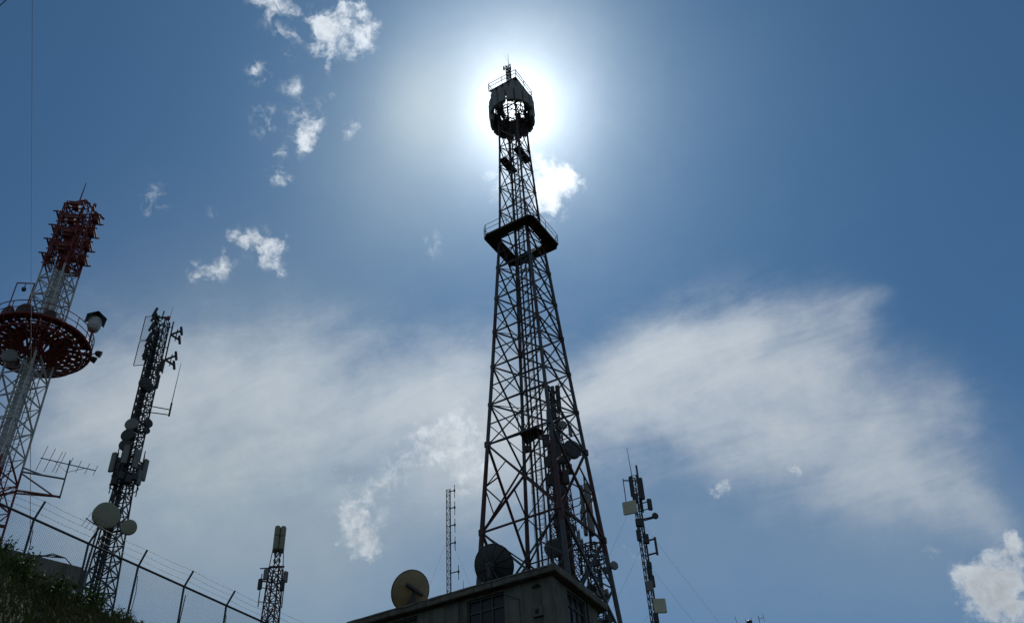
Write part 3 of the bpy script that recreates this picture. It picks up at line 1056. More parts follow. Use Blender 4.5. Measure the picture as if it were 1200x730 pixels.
    for i, (tt, L) in enumerate(((0.02, 0.85), (0.16, 0.8), (0.3, 0.7), (0.36, 0.72), (0.52, 0.5), (0.68, 0.42), (0.84, 0.38), (0.99, 0.34))):
        p = ya.lerp(yb, tt)
        d = (V(0, 0, 1) * 0.8 + t * 0.6 + e * 0.15) * L
        MB().tube(p - d, p + d, 0.018, 4).build('yagi_element', 'dark_steel', yg)
    # equipment boxes inside the lower shaft
    for s, d, zz, sz in ((-0.5, 0.9, 32.2, 1.3), (0.35, 0.7, 31.2, 1.0)):
        MB().box(C + e * s + t * d + V(0, 0, zz), sz, 0.5, sz * 0.8, e, bev=0.05).build('equipment_box', 'panel_grey', root)
    MB().bar(C - e * 1.9 + t * 0.8 + V(0, 0, 30.6), C + e * 1.5 + t * 0.1 + V(0, 0, 31.0), 0.16).build('brace_beam', 'red_paint', root)
    MB().bar(C - e * 2.2 + t * 0.8 + V(0, 0, 31.0), C + e * 1.5 + t * 0.1 + V(0, 0, 33.4), 0.14).build('brace_beam', 'red_paint', root)


build_red_tower()

# ------------------------------------------------------------------ the slim tower hung with dishes
def build_dish_tower():
    cx, cy = -24.7, 52.45
    base = ground_z(cx, cy)
    root = thing('lattice_tower', (cx, cy, base), 'slim grey lattice tower behind the wire fence, carrying two beige dishes', 'tower')
    C = Vector((cx, cy, 0))
    view = math.degrees(math.atan2(cx, cy))
    e, t = compass(view + 90), -compass(view)
    W = [(12.0, 1.0), (26, 0.66), (33, 0.40), (47, 0.36)]
    leg = square_legs(cx, cy, view + 30, lambda z: interp(z, W))
    leg_parts(root, leg, 4, (base, 26, 33, 46.2), 0.055, 'dark_steel')
    mb = lattice(MB(), leg, 4, steps(base, 33, 0.95), 0.055)
    lattice(mb, leg, 4, steps(33, 46.2, 0.62), 0.045)
    mb.build('bracing', 'dark_steel', root, kind='stuff')
    for s, r in ((-0.42, 0.09), (-0.25, 0.07), (-0.08, 0.06)):
        MB().path([C + e * (s * 1.6) + t * 0.2 + V(0, 0, base), C + e * s + t * 0.2 + V(0, 0, 33), C + e * s * 0.6 + t * 0.2 + V(0, 0, 45)], r, 6).build('feeder_cable', 'cable_black', root)
    pole = (cx, cy)

    def at(s, d, z):
        return C + e * s + t * d + V(0, 0, z)
    # the pair of dishes facing the viewer
    dish(root, at(-0.6, 0.95, 30.35), view + 165, 1.6, 'dish_beige', pole=pole, elev=-4, depth=0.45)
    dish(root, at(0.78, 0.85, 29.85), view + 190, 0.95, 'dish_beige', pole=pole, elev=-4, depth=0.3)
    # collar with sector panels
    mb = MB()
    for z in (32.9, 33.5, 34.3):
        mb.ring(C + V(0, 0, z), 0.85, 0.035, 12, 5)
    for i in range(8):
        f = compass(i * 45)
        mb.tube(C + f * 0.85 + V(0, 0, 32.5), C + f * 0.85 + V(0, 0, 35.4), 0.035, 5)
        mb.bar(C + f * 0.3 + V(0, 0, 33.5), C + f * 0.85 + V(0, 0, 33.5), 0.05)
    mb.build('panel_collar', 'dark_steel', root)
    for s, d, z, face, h in ((-0.98, 0.3, 34.3, 215, 1.35), (-0.35, 0.8, 34.7, 190, 1.3), (0.35, 0.8, 34.5, 165, 1.3), (0.98, 0.3, 34.1, 140, 1.5), (0.65, -0.6, 34.4, 60, 1.4), (-0.65, -0.6, 34.4, 300, 1.4), (0.75, 0.5, 33.4, 150, 1.0)):
        panel_antenna(root, at(s, d, z), view + face, 0.34, h, 0.2, 'panel_grey', pole=pole)
    for s, d, z in ((-0.3, 0.75, 33.2), (0.15, 0.8, 33.0), (0.45, 0.7, 33.3), (-0.6, 0.5, 32.9)):
        MB().box(at(s, d, z), 0.36, 0.3, 0.5, e, bev=0.04).build('radio_box', 'panel_dark', root)
    # drums further up
    for s, d, z, face, dia, m in ((-0.42, 0.5, 37.1, 205, 0.85, 'panel_grey'), (-0.48, 0.45, 36.3, 210, 0.9, 'panel_dark'), (-0.5, 0.4, 35.6, 205, 0.8, 'panel_dark'),
                                  (0.55, 0.5, 37.4, 150, 0.65, 'panel_dark'), (0.55, 0.5, 36.85, 150, 0.5, 'panel_dark'),
                                  (-0.18, 0.6, 40.3, 180, 0.85, 'panel_dark'), (0.1, 0.55, 40.1, 170, 0.7, 'panel_dark')):
        dish(root, at(s, d, z), view + face, dia, m, pole=pole)
    for s, d, z, h in ((-0.62, 0.2, 43.0, 1.1), (0.62, 0.3, 42.2, 1.0), (0.55, 0.35, 40.8, 1.1), (0.4, 0.4, 41.7, 0.9)):
        panel_antenna(root, at(s, d, z), view + 200 if s < 0 else view + 150, 0.24, h, 0.14, 'panel_dark', pole=pole)
    # outrigger with a whip
    mb = MB()
    mb.tube(at(0.2, 0.2, 38.9), at(1.75, 0.4, 38.75), 0.035, 5)
    mb.tube(at(0.2, 0.2, 38.4), at(1.75, 0.4, 38.35), 0.035, 5)
    mb.tube(at(1.72, 0.4, 38.25), at(1.72, 0.4, 39.3), 0.06, 6)
    ob = mb.build('outrigger', 'dark_steel', root)
    MB().tube(at(1.72, 0.4, 39.3), at(1.78, 0.4, 42.6), 0.03, 5, 0.015).build('whip_antenna', 'dull_galvanised', ob)
    # two grid reflectors on the left near the top, with their dipoles
    for z in (42.9, 45.1):
        c = at(-0.72, 0.35, z)
        ax = (e * 0.9 + t * 0.45).normalized()
        mb = MB()
        for xx in (-0.5, 0.5):
            mb.tube(c + ax * xx - V(0, 0, 1.03), c + ax * xx + V(0, 0, 1.03), 0.03, 5)
        for zz in (-1.03, 1.03):
            mb.tube(c - ax * 0.5 + V(0, 0, zz), c + ax * 0.5 + V(0, 0, zz), 0.03, 5)
        mb.bar(c, at(0, 0, z), 0.06)
        g = mb.build('grid_reflector', 'dull_galvanised', root)
        mb = MB()
        for j in range(1, 12):
            zz = -1.03 + j * 2.06 / 12
            mb.tube(c - ax * 0.5 + V(0, 0, zz), c + ax * 0.5 + V(0, 0, zz), 0.016, 4)
        mb.build('reflector_rods', 'dull_galvanised', g, kind='stuff')
        mb = MB()
        for zz in (-0.55, 0.3, 0.75):
            mb.bar(c + ax * 0.5 + V(0, 0, zz - 0.15), c + t * 0.7 + ax * 0.1 + V(0, 0, zz + 0.15), 0.12)
            mb.bar(c + t * 0.7 + V(0, 0, zz - 0.25), c + t * 0.7 + ax * 0.2 + V(0, 0, zz + 0.45), 0.14)
        mb.build('dipole', 'panel_dark', g)
    mb = MB().tube(at(-0.1, 0.2, 46.2), at(-0.05, 0.2, 46.9), 0.05, 5)
    mb.bar(at(-0.75, 0.2, 46.2), at(0.3, 0.2, 46.35), 0.1)
    mb.build('top_bar', 'dark_steel', root)
    # right-hand pole with two pairs of crossed booms
    mb = MB().tube(at(0.72, 0.1, 41.7), at(0.72, 0.1, 46.2), 0.05, 6)
    for z in (42.0, 43.9, 45.7):
        mb.bar(at(0.3, 0, z), at(0.72, 0.1, z), 0.05)
    pl = mb.build('side_pole', 'dark_steel', root)
    for z in (45.05, 42.85):
        c = at(0.72, 0.1, z)
        for up in (1, -1):
            mb = MB()
            tip = c + e * 0.62 + V(0, 0, 0.40 * up + 0.1)
            mb.bar(c, tip, 0.11)
            mb.bar(tip + V(0, 0, -0.34) + e * 0.1, tip + V(0, 0, 0.34) - e * 0.05, 0.13)
            mb.bar(c.lerp(tip, 0.6) + t * -0.35, c.lerp(tip, 0.6) + t * 0.35, 0.07)
            mb.build('boom_antenna', 'dark_steel', pl)
    mb = MB().lathe(at(0.32, 0.2, 46.2), (0, 0, 1), [(0, 0.09), (0.1, 0.14), (0.28, 0.12), (0.34, 0.04)], 8)
    mb.build('beacon_lamp', 'lamp_red', root)
    MB().tube(at(0.42, 0.2, 46.2), at(0.46, 0.2, 47.5), 0.02, 4, 0.01).build('lightning_rod', 'dark_steel', root)


build_dish_tower()


# ------------------------------------------------------------------ short rusty tower with a cluster of barrel panels
def build_barrel_tower():
    cx, cy = -19.3, 69.37
    base = ground_z(cx, cy)
    root = thing('lattice_tower', (cx, cy, base), 'short rusty lattice tower topped by four grey barrel panels, past the fence end', 'tower')
    C = Vector((cx, cy, 0))
    view = math.degrees(math.atan2(cx, cy))
    e, t = compass(view + 90), -compass(view)

    def at(s, d, z):
        return C + e * s + t * d + V(0, 0, z)
    W = [(12, 0.85), (30, 0.5), (35.0, 0.40), (35.1, 0.2), (40, 0.18)]
    leg = square_legs(cx, cy, view + 25, lambda z: interp(z, W))
    leg_parts(root, leg, 4, (base, 30, 34.95), 0.06, 'rusty_red')
    lattice(MB(), leg, 4, steps(base, 34.95, 0.8), 0.055).build('bracing', 'rusty_red', root, kind='stuff')
    mb = lattice(MB(), leg, 4, steps(35.1, 36.6, 0.5), 0.04)
    for k in range(4):
        mb.tube(leg(k, 34.9), leg(k, 38.4), 0.035, 5)
    mb.build('top_frame', 'dull_galvanised', root)
    for z, h in ((36.95, 1.1), (37.95, 0.85)):
        for s, f in ((-0.22, 200), (0.22, 160)):
            MB().box(at(s, 0.25, z), 0.42, 0.42, h, compass(view + f + 90), bev=0.13).build('panel_antenna', 'dish_beige', root)
        for s, f in ((-0.22, 340), (0.22, 20)):
            MB().box(at(s, -0.25, z), 0.42, 0.42, h, compass(view + f + 90), bev=0.13).build('panel_antenna', 'panel_grey', root)
    for s, d, z, m in ((-0.72, 0.3, 34.3, 'panel_grey'), (-1.05, 0.1, 33.6, 'panel_dark'), (0.78, 0.3, 34.2, 'panel_grey'), (0.6, 0.55, 33.4, 'panel_dark')):
        panel_antenna(root, at(s, d, z), view + (215 if s < 0 else 145), 0.36, 0.85, 0.2, m, pole=(cx, cy))
    for s in (-1.0, 0.72):
        MB().tube(at(s, 0.15, 31.8), at(s, 0.15, 34.4), 0.04, 5).build('side_pole', 'dark_steel', root)
    mb = MB()
    for s in (-1.0, 0.72):
        for z in (32.2, 33.8):
            mb.bar(at(0, 0, z), at(s, 0.15, z), 0.05)
    mb.bar(at(-1.2, 0.3, 34.75), at(0.2, 0.3, 34.95), 0.07)
    mb.bar(at(-0.55, 0.35, 34.9), at(0.6, 0.35, 35.0), 0.12)
    mb.build('cross_arm', 'rusty_red', root)


build_barrel_tower()


# ------------------------------------------------------------------ slim mast with a row of folded dipoles
def guy(name, p, q, r, parent, sag=0.0, mat='cable_black', n=8):
    p, q = Vector(p), Vector(q)
    pts = [p.lerp(q, i / n) - V(0, 0, sag * 4 * (i / n) * (1 - i / n)) for i in range(n + 1)]
    return MB().path(pts, r, 4).build(name, mat, parent)


def build_dipole_mast():
    cx, cy = -4.72, 54.8
    base = ground_z(cx, cy)
    root = thing('lattice_mast', (cx, cy, base), 'thin triangular mast with a row of upright dipoles behind the roof dishes', 'mast')
    C = Vector((cx, cy, 0))
    view = math.degrees(math.atan2(cx, cy))
    e, t = compass(view + 90), -compass(view)
    leg = tri_legs(cx, cy, view + 25, lambda z: 0.155)
    leg_parts(root, leg, 3, (base, 32.6), 0.026, 'dull_galvanised')
    lattice(MB(), leg, 3, steps(base, 32.6, 0.42), 0.02, cross=False).build('bracing', 'dull_galvanised', root, kind='stuff')
    for z, s in ((32.45, 0.36), (31.25, 0.36), (30.05, 0.36), (28.85, 0.36), (26.95, 0.55)):
        p = C + e * s + V(0, 0, z)
        mb = MB().tube(C + V(0, 0, z), p + V(0, 0, 0.12), 0.035, 5)
        ar = mb.build('dipole_arm', 'dark_steel', root)
        mb = MB().tube(p - V(0, 0, 0.42), p + V(0, 0, 0.52), 0.022, 5)
        mb.box(p + V(0, 0, 0.1), 0.1, 0.1, 0.14)
        mb.build('dipole', 'dark_steel', ar)
    for az in (view + 62, view + 182, view + 302):
        f = compass(az)
        a = C + f * 8
        guy('guy_wire', C + V(0, 0, 29.5), (a.x, a.y, ground_z(a.x, a.y)), 0.005, root)
        guy('guy_wire', C + V(0, 0, 22), (a.x, a.y, ground_z(a.x, a.y)), 0.005, root)


build_dipole_mast()


# ------------------------------------------------------------------ guyed mast on the right with beige plates
def build_guyed_mast():
    cx, cy = 7.07, 54.54
    base = ground_z(cx, cy)
    root = thing('lattice_mast', (cx, cy, base), 'guyed mast with beige square panels and a whip, standing free of the towers', 'mast')
    C = Vector((cx, cy, 0))
    view = math.degrees(math.atan2(cx, cy))
    e, t = compass(view + 90), -compass(view)

    def at(s, d, z):
        return C + e * s + t * d + V(0, 0, z)
    leg = tri_legs(cx, cy, view + 10, lambda z: 0.24)
    leg_parts(root, leg, 3, (base, 32.6), 0.035, 'dark_steel')
    lattice(MB(), leg, 3, steps(base, 32.6, 0.45), 0.03, cross=False).build('bracing', 'dark_steel', root, kind='stuff')
    for s, d in ((-0.12, 0.25), (0.14, 0.2)):
        MB().tube(at(s, d, base), at(s, d, 31), 0.035, 5).build('feeder_cable', 'cable_black', root)
    MB().tube(at(-0.1, 0, 32.2), at(-0.18, 0, 34.75), 0.03, 5, 0.015).build('whip_antenna', 'dark_steel', root)
    MB().tube(at(0.25, 0.1, 30.0), at(0.25, 0.1, 33.3), 0.07, 6).build('side_pole', 'dark_steel', root)
    panel_antenna(root, at(0.32, 0.32, 31.5), view + 170, 0.36, 1.5, 0.2, 'panel_dark')
    panel_antenna(root, at(-0.22, 0.28, 31.75), view + 195, 0.26, 1.4, 0.16, 'panel_dark')
    panel_antenna(root, at(0.72, 0.3, 30.35), view + 150, 0.3, 0.75, 0.18, 'panel_dark', pole=(cx, cy))
    MB().box(at(-0.52, 0.5, 30.2), 0.86, 0.12, 0.86, e * 0.96 + t * 0.15, V(0, 0, 1), bev=0.03).build('plate_antenna', 'panel_beige', root)
    dish(root, at(0.95, 0.3, 29.55), view + 150, 0.42, 'panel_dark', pole=(cx, cy))
    for s, d, z, w, h in ((-0.2, 0.3, 28.4, 0.3, 0.7), (0.22, 0.3, 28.1, 0.3, 0.6), (-0.05, 0.35, 29.2, 0.5, 0.5), (0.2, 0.3, 25.4, 0.28, 0.7), (0.12, 0.3, 26.0, 0.3, 0.7), (0.15, 0.3, 26.4, 0.3, 0.4), (0.1, 0.3, 23.2, 0.3, 0.6), (-0.1, 0.3, 30.9, 0.35, 0.6)):
        MB().box(at(s, d, z), w, 0.22, h, e, bev=0.04).build('radio_box', 'panel_dark', root)
    mb = MB()
    for z in (27.15, 28.05):
        mb.bar(at(0.1, 0.1, z), at(0.72, 0.2, z + 0.05), 0.08)
    mb.bar(at(0.72, 0.2, 27.05), at(0.72, 0.2, 28.2), 0.11)
    mb.build('loop_bracket', 'dark_steel', root)
    MB().box(at(0.0, 0.4, 25.1), 0.4, 0.14, 0.6, e, bev=0.03).build('plate_antenna', 'panel_grey', root)
    MB().box(at(0.42, 0.4, 23.85), 0.72, 0.12, 0.85, e * 0.97 - t * 0.2, V(0, 0, 1), bev=0.03).build('plate_antenna', 'panel_beige', root)
    mb = MB().bar(at(-0.72, 0.1, 32.35), at(0, 0, 32.3), 0.06)
    mb.tube(at(-0.7, 0.1, 30.4), at(-0.7, 0.1, 32.5), 0.03, 5)
    mb.build('cross_arm', 'dark_steel', root)
    for az, z, d in ((view - 100, 31.3, 10), (view - 95, 28.0, 9), (view - 95, 24, 8), (view + 95, 29.5, 9), (view + 100, 26.8, 8), (view - 170, 24.5, 3.2), (view + 178, 29.5, 2.4)):
        f = compass(az)
        a = C + f * d
        guy('guy_wire', C + V(0, 0, z), (a.x, a.y, ground_z(a.x, a.y)), 0.0042, root)


build_guyed_mast()


# ------------------------------------------------------------------ two crowded masts seen through the tall tower
def build_crowded_mast():
    cx, cy = 3.05, 71.93
    base = ground_z(cx, cy)
    root = thing('lattice_tower', (cx, cy, base), 'dark square mast crowded with panels and drums, seen through the tall tower', 'tower')
    C = Vector((cx, cy, 0))
    view = math.degrees(math.atan2(cx, cy))
    e, t = compass(view + 90), -compass(view)

    def at(s, d, z):
        return C + e * s + t * d + V(0, 0, z)
    leg = square_legs(cx, cy, view + 20, lambda z: interp(z, [(12, 1.15), (36, 0.92), (44, 0.6), (52, 0.32)]))
    leg_parts(root, leg, 4, (base, 36, 45, 49.5), 0.06, 'rusty_red')
    lattice(MB(), leg, 4, steps(base, 49.5, 0.95), 0.055).build('bracing', 'rusty_red', root, kind='stuff')
    for i in range(11):
        MB().tube(at(-0.75 + i * 0.15, 0.3 + 0.25 * (i % 3), base), at(-0.5 + i * 0.1, 0.3 + 0.1 * (i % 3), 43 + i % 4), 0.075, 5).build('feeder_cable', 'cable_black', root)
    for s, d, z, h in ((-0.35, 0.4, 50.3, 3.0), (0.15, 0.5, 50.5, 2.6), (0.55, 0.2, 50.6, 2.9), (0.0, -0.4, 50.4, 2.6), (-0.3, 0.4, 47.6, 2.3), (0.3, 0.5, 47.4, 2.2)):
        panel_antenna(root, at(s, d, z), view + 180 + s * 70, 0.34, h, 0.22, 'panel_dark', pole=(cx, cy))
    MB().tube(at(0.75, 0.2, 47.5), at(0.75, 0.2, 52.3), 0.05, 5).build('side_pole', 'dark_steel', root)
    dish(root, at(1.35, 0.7, 45.0), view + 150, 1.7, 'panel_dark', pole=(cx, cy))
    dish(root, at(0.55, 0.9, 44.2), view + 172, 1.3, 'panel_dark', pole=(cx, cy))
    dish(root, at(-0.55, 0.8, 44.0), view + 200, 1.2, 'panel_dark', pole=(cx, cy))
    dish(root, at(-0.9, 0.8, 36.1), view + 190, 1.5, 'panel_dark', pole=(cx, cy))
    dish(root, at(0.75, 0.6, 47.6), view + 160, 0.8, 'panel_grey', pole=(cx, cy))
    panel_antenna(root, at(1.35, 0.4, 47.1), view + 140, 0.34, 1.1, 0.2, 'panel_grey', pole=(cx, cy))
    for s, d, z, w, h in ((-0.75, 0.5, 46.2, 0.5, 1.2), (0.1, 0.8, 46.0, 0.6, 1.3), (-0.2, 0.8, 42.9, 0.7, 1.4), (0.6, 0.7, 42.4, 0.5, 1.3), (-0.8, 0.6, 42.3, 0.5, 1.0), (0.2, 0.7, 41.2, 0.5, 0.9), (1.0, 0.4, 43.3, 0.4, 0.9), (-0.3, 0.9, 45.2, 0.9, 1.0), (0.4, 0.9, 44.9, 0.8, 1.2), (-0.1, 0.9, 48.6, 0.8, 1.1), (0.0, 1.0, 39.6, 0.7, 1.0), (-0.5, 1.0, 38.2, 0.5, 0.9), (0.7, 0.9, 37.4, 0.5, 1.0)):
        MB().box(at(s, d, z), w, 0.35, h, e, bev=0.05).build('radio_box', 'panel_dark', root)
    mb = MB()
    for i in range(4):
        z = 38.2 + i * 0.7
        mb.bar(at(0.4, 0.3, z), at(1.5 + 0.2 * (i % 2), 0.4, z + 0.3), 0.06)
        mb.tube(at(1.5, 0.4, z - 0.4), at(1.5 + 0.15 * i, 0.4, z + 0.8), 0.05, 5)
    mb.build('side_arm', 'dark_steel', root)


build_crowded_mast()


def build_collar_mast():
    cx, cy = 4.72, 65.83
    base = ground_z(cx, cy)
    root = thing('lattice_mast', (cx, cy, base), 'grey mast with stacked panels above a ring collar, beside the tall tower', 'mast')
    C = Vector((cx, cy, 0))
    view = math.degrees(math.atan2(cx, cy))
    e, t = compass(view + 90), -compass(view)

    def at(s, d, z):
        return C + e * s + t * d + V(0, 0, z)
    leg = square_legs(cx, cy, view + 15, lambda z: interp(z, [(12, 0.6), (33, 0.42), (34, 0.35)]))
    leg_parts(root, leg, 4, (base, 33.6), 0.055, 'dull_galvanised')
    lattice(MB(), leg, 4, steps(base, 33.6, 0.75), 0.05).build('bracing', 'dull_galvanised', root, kind='stuff')
    MB().tube(at(0, 0, 33.2), at(0, 0, 39.3), 0.11, 8, 0.06).build('top_pole', 'dark_steel', root)
    for i in range(3):
        az = view + 180 + i * 120 - 25
        f = compass(az)
        for z, h in ((37.3, 2.4), (35.2, 1.6)):
            panel_antenna(root, C + f * 0.3 + V(0, 0, z), az, 0.48, h, 0.28, 'panel_grey', pole=(cx, cy))
    mb = MB()
    for z, r in ((33.3, 1.0), (32.7, 1.02), (32.3, 0.9)):
        mb.ring(C + V(0, 0, z), r, 0.05, 16, 5)
    for i in range(8):
        f = compass(i * 45 + 10)
        mb.bar(C + f * 0.3 + V(0, 0, 32.5), C + f * 1.0 + V(0, 0, 32.7), 0.07)
        mb.tube(C + f * 1.0 + V(0, 0, 32.0), C + f * 1.0 + V(0, 0, 34.6 if i % 2 else 33.4), 0.04, 5)
    mb.build('ring_collar', 'dark_steel', root)
    for i in range(4):
        az = i * 90 + 55
        f = compass(az)
        panel_antenna(root, C + f * 1.05 + V(0, 0, 34.0), az, 0.24, 0.9, 0.14, 'panel_grey')
    rnd = random.Random(11)
    for i in range(36):
        z = rnd.uniform(26.5, 32.0)
        az = rnd.uniform(0, 360)
        f = compass(az)
        p = C + f * rnd.uniform(0.7, 1.15) + V(0, 0, z)
        if i % 3 == 0:
            dish(root, p, az, rnd.uniform(0.4, 0.75), 'panel_grey' if i % 2 else 'panel_dark', pole=(cx, cy))
        else:
            panel_antenna(root, p, az, rnd.uniform(0.2, 0.35), rnd.uniform(0.5, 1.1), 0.2, 'panel_grey' if i % 2 else 'panel_dark', pole=(cx, cy))
    mb = MB()
    for i in range(16):
        z = 27 + i * 0.33
        f = compass(rnd.uniform(0, 360))
        mb.tube(C + V(0, 0, z), C + f * rnd.uniform(0.9, 1.3) + V(0, 0, z + rnd.uniform(-0.1, 0.3)), 0.035, 5)
    mb.build('side_arms', 'dull_galvanised', root, kind='stuff')


build_collar_mast()


def build_far_mast():
    cx, cy = 17.77, 78.0
    base = ground_z(cx, cy)
    root = thing('antenna_mast', (cx, cy, base), 'far mast of which only the tips of small aerials show, right of the guyed mast', 'mast')
    C = Vector((cx, cy, 0))
    MB().tube(C + V(0, 0, base), C + V(0, 0, 31.6), 0.09, 8, 0.06).build('pole', 'dull_galvanised', root)
    MB().bar(C + V(-0.95, 0.2, 31.0), C + V(0.95, -0.2, 31.05), 0.07).build('cross_arm', 'dark_steel', root)
    mb = MB().tube(C + V(-0.85, 0.2, 31.0), C + V(-1.05, 0.2, 32.5), 0.03, 5, 0.015)
    mb.build('whip_antenna', 'dark_steel', root)
    mb = MB().tube(C + V(-0.25, 0, 31.0), C + V(-0.3, 0, 32.1), 0.018, 4)
    mb.tube(C + V(0.2, 0, 31.0), C + V(0.2, 0, 32.25), 0.018, 4)
    mb.build('whip_antenna', 'dark_steel', root)
    MB().lathe(C + V(0, 0, 31.5), (0, 0, 1), [(0, 0.15), (0.1, 0.24), (0.42, 0.24), (0.52, 0.12)], 10).build('beacon_lamp', 'dark_steel', root)
    mb = MB().tube(C + V(0.85, 0, 31.0), C + V(0.8, 0, 32.35), 0.025, 5)
    mb.tube(C + V(0.8, 0, 32.1), C + V(1.25, 0, 32.15), 0.02, 4)
    mb.tube(C + V(1.22, 0, 31.8), C + V(1.22, 0, 32.5), 0.015, 4)
    mb.build('yagi_antenna', 'dark_steel', root)


build_far_mast()

# ------------------------------------------------------------------ the flat-roofed building
def build_house():
    a = R(27)
    u, v = Vector((-math.cos(a), math.sin(a), 0)), Vector((math.sin(a), math.cos(a), 0))
    N = Vector((1.01, 33.98, 0))
    LU, LV, ZT, TH, OV = 9.6, 4.7, 17.52, 0.31, 0.34
    base = min(ground_z(*(N + u * x + v * y).xy) for x in (0, 5, 9.6) for y in (0, 4.7)) - 0.3
    root = thing('flat_roofed_building', (N.x, N.y, base + 0.3), 'weathered plaster building with an overhanging flat concrete roof slab', 'building')

    def P(s, d, z):
        return N + u * s + v * d + V(0, 0, z)
    rnd = random.Random(5)

    # roof slab with a chipped, uneven edge
    def edge(n0, n1, off, seg):
        pts = []
        for i in range(seg):
            s, d = n0[0] + (n1[0] - n0[0]) * i / seg, n0[1] + (n1[1] - n0[1]) * i / seg
            pts.append((s + off[0] * rnd.uniform(-0.014, 0.014), d + off[1] * rnd.uniform(-0.014, 0.014)))
        return pts
    ring = edge((0, 0), (LU, 0), (0, 1), 26) + edge((LU, 0), (LU, LV), (1, 0), 8) + edge((LU, LV), (0, LV), (0, 1), 10) + edge((0, LV), (0, 0), (1, 0), 14)
    n = len(ring)
    mb = MB()
    vs, fs = [], []
    for l, (z, ins) in enumerate(((ZT - TH, 0.03), (ZT - TH + 0.03, 0.0), (ZT - 0.05, 0.0), (ZT, 0.035))):
        for s, d in ring:
            s2 = s + (ins if s < 0.2 else -ins if s > LU - 0.2 else 0)
            d2 = d + (ins if d < 0.2 else -ins if d > LV - 0.2 else 0)
            vs.append(P(s2, d2, z + rnd.uniform(-0.005, 0.005)))
    for l in range(3):
        fs += [(l * n + i, l * n + (i + 1) % n, (l + 1) * n + (i + 1) % n, (l + 1) * n + i) for i in range(n)]
    fs += [tuple(range(n - 1, -1, -1)), tuple(range(3 * n, 4 * n))]
    roof = mb.add(vs, fs).build('roof_slab', 'roof_concrete', root)
    # strip of exposed render left under the slab edge
    mb = MB()
    for s, w, d in ((2.6, 0.8, 0.12), (1.05, 0.42, 0.1), (4.1, 0.7, 0.06), (5.3, 1.0, 0.05)):
        pts = []
        for i in range(9):
            t = 2 * math.pi * i / 9
            pts.append((s + math.cos(t) * w / 2 * rnd.uniform(0.7, 1.1), math.sin(t)))
        vs = [P(x, OV * 0.5 + y * d * 0.9, ZT - TH - 0.006) for x, y in pts]
        mb.add(vs, [tuple(range(9))])
    mb.build('spalled_patch', 'dark_hole', roof)

    # walls, each with real openings
    th = 0.25
    zw = ZT - TH - 0.004

    def wall(o, ax, nrm, length, openings, name='wall'):
        """o = outer corner, ax = along, nrm = inward; openings = (s0, s1, z0, z1)"""
        xs = sorted({0, length} | {x for w in openings for x in w[:2]})
        zs = sorted({base, zw} | {z for w in openings for z in w[2:]})
        mb = MB()
        for x0, x1 in zip(xs, xs[1:]):
            for z0, z1 in zip(zs, zs[1:]):
                if any(w[0] <= x0 and x1 <= w[1] and w[2] <= z0 and z1 <= w[3] for w in openings):
                    continue
                c = o + ax * ((x0 + x1) / 2) + nrm * (th / 2) + V(0, 0, (z0 + z1) / 2)
                mb.box(c, x1 - x0, th, z1 - z0, ax)
        return mb.build(name, 'plaster', root)
    zt, zb = ZT - TH - 0.10, 15.35
    front = [(2.05, 3.72, zb, zt), (6.0, 7.4, zb, zt)]
    side = [(1.25, 2.85, zb, zt)]
    lu, lv = LU - 2 * OV, LV - 2 * OV
    o = P(OV, OV, 0)
    wall(o, u, v, lu, [(s0, s1, z0, z1) for s0, s1, z0, z1 in front])
    wall(o + v * th, v, u, lv - th, [(s0 - th, s1 - th, z0, z1) for s0, s1, z0, z1 in side])
    wall(P(LU - OV, OV + th, 0), v, -u, lv - th, [])
    wall(P(OV + th, LV - OV, 0), u, -v, lu - 2 * th, [])
    # corner pilaster, a hair proud of both walls
    MB().box(P(OV + 0.2, OV + 0.2, (base + zw) / 2 - 0.01), 0.46, 0.46, zw - base - 0.02, u).build('corner_pilaster', 'plaster', root)

    def window(o, ax, nrm, s0, s1, z0, z1, cols, sill=True):
        w, h = s1 - s0, z1 - z0
        c = o + ax * ((s0 + s1) / 2) + nrm * 0.12 + V(0, 0, (z0 + z1) / 2)
        mb = MB()
        f = 0.07
        mb.box(c - ax * (w / 2 - f / 2), f, 0.09, h, ax)
        mb.box(c + ax * (w / 2 - f / 2), f, 0.09, h, ax)
        mb.box(c + V(0, 0, h / 2 - f / 2), w - 2 * f, 0.09, f, ax)
        mb.box(c - V(0, 0, h / 2 - f / 2), w - 2 * f, 0.09, f, ax)
        win = mb.build('window', 'window_frame', root)
        zm = h / 2 - 0.52
        MB().box(c + V(0, 0, zm), w - 2 * f, 0.07, 0.06, ax).build('transom', 'window_frame', win)
        pw = (w - 2 * f) / cols
        for i in range(cols):
            px = -w / 2 + f + pw * (i + 0.5)
            if i:
                MB().box(c + ax * (px - pw / 2), 0.05, 0.075, h - 2 * f - 0.01, ax).build('mullion', 'window_frame', win)
            MB().box(c + ax * px + nrm * 0.02 + V(0, 0, (h / 2 - f + zm) / 2), pw - 0.04, 0.012, h / 2 - f - zm - 0.06, ax).build('pane', 'window_glass', win)
            MB().box(c + ax * px + nrm * 0.02 + V(0, 0, (zm - h / 2 + f) / 2), pw - 0.04, 0.012, zm + h / 2 - f - 0.06, ax).build('pane', 'window_glass', win)
        if sill:
            MB().box(o + ax * ((s0 + s1) / 2) - nrm * 0.05 + V(0, 0, z0 - 0.05), w + 0.2, 0.2, 0.08, ax).build('sill', 'roof_concrete', win)
    window(o, u, v, *front[0], 3)
    window(o, u, v, *front[1], 3)
    window(o, v, u, *side[0], 3)
    # ventilator hole, knocked out of the plaster near the corner, and a small wall box
    mb = MB()
    c = P(0.98, OV - 0.004, 16.92)
